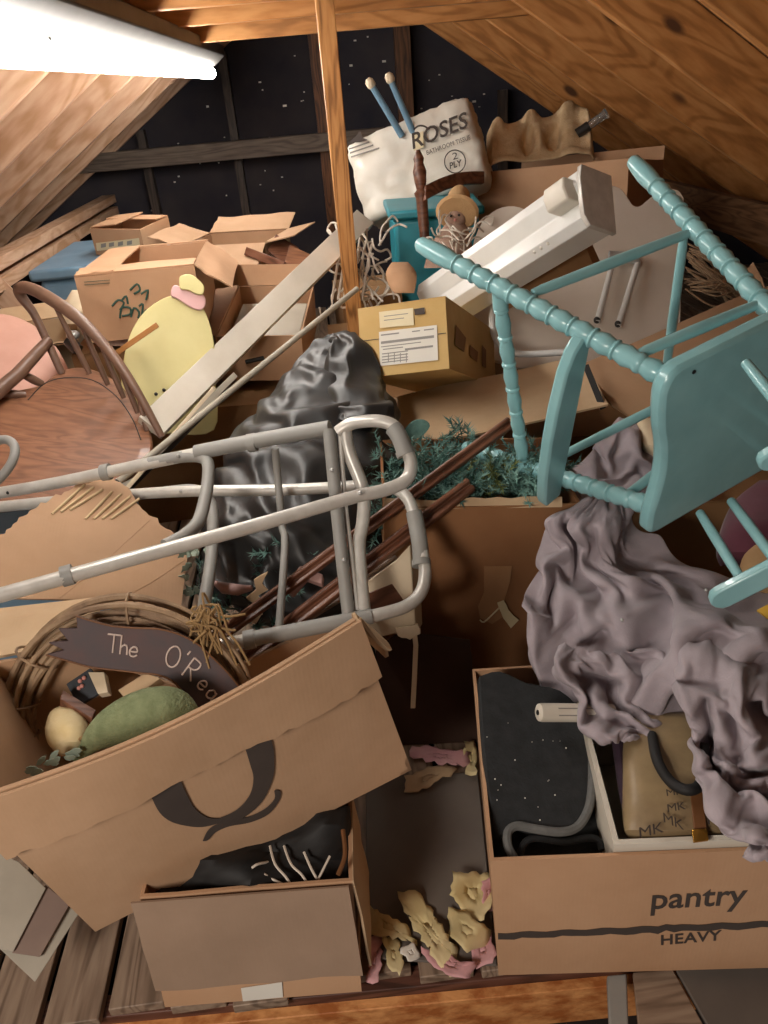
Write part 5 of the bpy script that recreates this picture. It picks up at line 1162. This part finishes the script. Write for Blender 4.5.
for lab, a, b in (('left of two blue rods with white tips standing at the tissue pack', (372, 86, 3.42), (402, 136, 3.55)), ('right of two blue rods with white tips standing at the tissue pack', (391, 81, 3.42), (414, 134, 3.55))):
    Rr = thing('blue_rod', P(*b), lab, 'rod', gp); A_, B_ = P(*a), P(*b)
    MB().rod(A_, B_, [(0, .014), (1, .016)], 12).build('rod', MT['blue_rod'], Rr); dd = (A_-B_).normalized(); MB().rod(A_-dd*.005, A_+dd*.035, [(0, .017), (.2, .021), (.7, .02), (1, .010)], 12).build('tip', MT['cream'], Rr)
# teal bin below
Rt = thing('storage_tote', V((.52, 3.62, 0)), 'teal plastic bin under the tissue pack beside the brown spindle', 'tote')
MB().prism([V((.34, 3.45, 0)), V((.70, 3.38, 0)), V((.74, 3.77, 0)), V((.36, 3.85, 0))], V((0, 0, .9))).build('tote_body', MT['teal_bin'], Rt, bevel=.02)
MB().prism([V((.32, 3.43, .9)), V((.72, 3.36, .9)), V((.76, 3.79, .9)), V((.34, 3.87, .9))], V((0, 0, .035))).build('tote_lid', MT['teal_bin'], Rt, bevel=.01)
bx(pose((.2, 3.5, 0), (0, 0, 4)), .26, .4, .62, 'tall dark carton left of the teal bin behind the post', 'card_d', 'box', 'cardboard_box', closed=True)
a, b = P(418, 150, 3.1), P(426, 255, 3.2)
R = thing('chair_back', b, 'dark brown turned chair post with a piece of curved crest rail before the tissue pack', 'chair back')
MB().grid([[P(424+(483-424)*t, 186-14*t-5*sin(pi*t)+k*15-(3*t*k), 3.12+.2*t) for k in (0, 1)] for t in [i/12 for i in range(13)]]).build('crest_rail', MT['mould'], R, solid=.022, bevel=.004)
MB().rod(b, a, [(0, .012), (.05, .018), (.3, .022), (.55, .024), (.6, .03), (.63, .018), (.7, .024), (.8, .028), (.88, .018), (.92, .022), (1, .008)], 14).build('shaft', MT['mould'], R)
# scarecrow doll with straw hat
R = thing('scarecrow_doll', P(450, 262, 3.0), 'small scarecrow doll in a straw hat between teal bin and big carton', 'doll')
hc = P(458, 204, 3.05)
MB().rod(P(457, 214, 3.0), P(460, 190, 3.07), [(0, .075), (.06, .085), (.12, .07), (.4, .052), (.8, .042), (.95, .03), (1, .01)], 20).build('straw_hat', MT['straw'], R)
MB().ball(P(456, 217, 3.03), (.042, .04, .05)).build('head', MT['dollcloth'], R)
for x, y in ((451, 216), (459, 215)): MB().ball(P(x, y, 2.985), .005, 8, 6).build('eye', MT['black'], R)
MB().ball(P(455, 220, 2.985), .006, 8, 6).build('nose', MT['pinkfl'], R)
blob(rows_interp([(224, 446, 466, 3.04, .04), (236, 436, 470, 3.02, .06), (252, 428, 472, 3.0, .07), (268, 424, 462, 2.98, .05)], 3), 20, .8, .02, 12).build('body', MT['dollcloth'], R)
def tangle(name, label, n, box, mat, r, seed, cat):
    rn = random.Random(seed); R = thing(name, P((box[0]+box[1])/2, box[3], (box[4]+box[5])/2), label, cat)
    for i in range(n):
        x, y, d_ = rn.uniform(box[0], box[1]), rn.uniform(box[2], box[3]), rn.uniform(box[4], box[5]); pts = []
        a = rn.uniform(0, 6.28)
        for k in range(6):
            pts.append(P(x, y, d_)); a += rn.uniform(-.9, .9)+(.9 if not (box[0]-3 < x < box[1]+3 and box[2]-3 < y < box[3]+3) else 0); x += 7*cos(a); y += 9*sin(a); d_ += rn.uniform(-.04, .04)
        MB().tube(pts, r, 5, sub=3).build('wire', MT[mat], R)
    return R
tangle('doll_wires', 'bunch of white wires lying on the scarecrow doll', 16, (440, 474, 225, 250, 2.9, 2.95), 'ivory_wire', .0035, 5, 'wire')
R = tangle('lawn_ornament', 'tangled white wire lawn ornament behind the post', 34, (332, 384, 236, 300, 2.95, 3.15), 'ivory_wire', .0042, 3, 'ornament')
for x in range(342, 378, 6): MB().tube([P(x, 238+abs(x-360)*.5, 2.98), P(x-4, 262, 2.95), P(x-10, 300, 2.95)], .005, 6, sub=4).build('wire', MT['ivory_wire'], R)
tag(blob(rows_interp([(262, 392, 408, 2.85, .02), (272, 386, 416, 2.82, .05), (284, 388, 416, 2.8, .05), (293, 394, 414, 2.78, .02)], 3), 16, .6, .02, 9).build('brown_paper', MT['card_o']), 'crumpled brown paper just above the label carton', 'paper')
bx(pose((.14, 3.12, 0), (0, 0, 0)), .26, .34, .52, 'carton under the tangled wire ornament', 'card_d', 'box', 'cardboard_box', closed=True)
# large carton with the pulp tray
KE = 1.13; q = CAM+(V((1.1008, 3.4279, .7696))-CAM)*KE
M = pose(q, (-7.05, -3.84, -41.57)); w, d, h = .662*KE, .405*KE, .276*KE
R = bx(M, w, d, h, 'large open carton with a moulded pulp tray at the back right', 'card_o', 'box', 'cardboard_box', flaps=[('l', 150, .05, {}), ('b', 8, .06, {})])
bx(pose((q.x+.05, q.y+.04, 0), (0, 0, -41)), .68, .44, .62, 'carton underneath the large open carton at the back right', 'card_d', 'box', 'cardboard_box', closed=True)
pe = PL((485, 165, 3.33*KE), (597, 158, 3.33*KE), (540, 110, 3.5*KE))
R = thing('pulp_tray', pe.hit(540, 168), 'tan moulded pulp egg-carton style tray sticking out of the large back carton', 'tray')
top = [(487, 136), (491, 129), (497, 125), (503, 128), (511, 127), (521, 123), (527, 118), (534, 117), (541, 121), (550, 119), (558, 114), (564, 110), (572, 108), (580, 111), (586, 116), (590, 119)]
G = []; nx, ny = 72, 40
tq = cr([V((a, b, 0)) for a, b in top], 6)
for j in range(ny+1):
    row = []; v_ = j/ny
    for i in range(nx+1):
        u = i/nx; t = tq[int(u*(len(tq)-1))]; x = t.x+(v_*(4 if u > .9 else 0)); yb_ = 172-12*u; y = t.y+(yb_-t.y)*v_
        hgt = .03
        for cu_, cv_, rr_, rv_, amp, pw_r in ((.14, .16, .07, .14, .035, 2), (.42, .16, .07, .14, .035, 2), (.74, .12, .07, .14, .035, 2), (.93, .2, .06, .14, .03, 2), (.06, .6, .06, .2, .03, 2), (.95, .6, .05, .2, .025, 2), (.40, .56, .065, .24, -.055, 4), (.63, .52, .065, .24, -.055, 4), (.515, .56, .03, .2, .02, 2), (.28, .6, .05, .25, .015, 2), (.78, .6, .06, .25, .015, 2), (.2, .95, .1, .08, .02, 2), (.8, .95, .1, .08, .02, 2)):
            r2 = ((u-cu_)/rr_)**2+((v_-cv_)/rv_)**2; hgt += amp/(1+r2**pw_r)
        e = min(u, 1-u, v_)*14; hgt = hgt*min(1, e) if e < 1 else hgt
        row.append(pe.hit(x, y)+pe.n*hgt)
    G.append(row)
MB().grid(G).build('tray', MT['pulp'], R, solid=.006, angle=70)
a, b = P(577, 134, 3.35*KE), P(607, 113, 3.3*KE)
R = thing('glass_vial', a, 'short clear tube poking out right of the pulp tray', 'tube')
MB().rod(a, b, [(0, .02), (.9, .02), (.95, .026), (1, .026)], 14).build('tube_body', MT['glass'], R); MB().rod(a, a.lerp(b, .4), [(0, .024), (1, .024)], 14).build('dark_end', MT['dk'], R)
# twigs and card at the right eave
R = thing('wicker_bundle', P(710, 300, 3.0), 'dark bundle of wicker strands behind the upper leg of the high chair', 'wicker')
rn = random.Random(17)
for i in range(46):
    x0_, y0_ = rn.uniform(684, 700), rn.uniform(238, 292); x1_, y1_ = rn.uniform(726, 752), rn.uniform(262, 306); d_ = rn.uniform(2.75, 2.95)
    MB().tube([P(x0_, y0_, d_), P((x0_+x1_)/2, (y0_+y1_)/2+rn.uniform(-6, 12), d_-.04), P(x1_, y1_, d_-.02)], .0032, 5, sub=4).build('strand', MT['wicker'], R)
tag(slab(PL((740, 280, 2.65), (765, 280, 2.6), (750, 262, 2.7)), [(738, 290), (748, 268), (753, 262), (762, 278), (766, 292)], .006).build('cardboard_corner', MT['card']), 'pointed cardboard corner at the right edge above the flattened sheet', 'cardboard')
bx(pose((.95, 3.09, .0), (0, 0, -5)), .8, .3, .42, 'carton behind the flattened sheets under the headboard', 'card_d', 'box', 'cardboard_box', closed=True)
# ------------------------------------------------------------------ light
lamp('front_fill', (-.95, -.45, 1.35), 22, (.5, .4), (1, .9, .8), (50, 0, -55))  # added fill light without a fitting, makes up for missing front light
w_ = bpy.data.worlds.new('attic_air'); S.world = w_; w_.use_nodes = True
w_.node_tree.nodes['Background'].inputs[0].default_value = (1, .96, .92, 1); w_.node_tree.nodes['Background'].inputs[1].default_value = .25
S.view_settings.view_transform = 'Standard'; S.view_settings.look = 'None'; S.view_settings.gamma = 1; S.view_settings.exposure = .38; S.view_settings.use_curve_mapping = False
S.cycles.use_denoising = True; S.cycles.max_bounces = 6; S.cycles.diffuse_bounces = 3
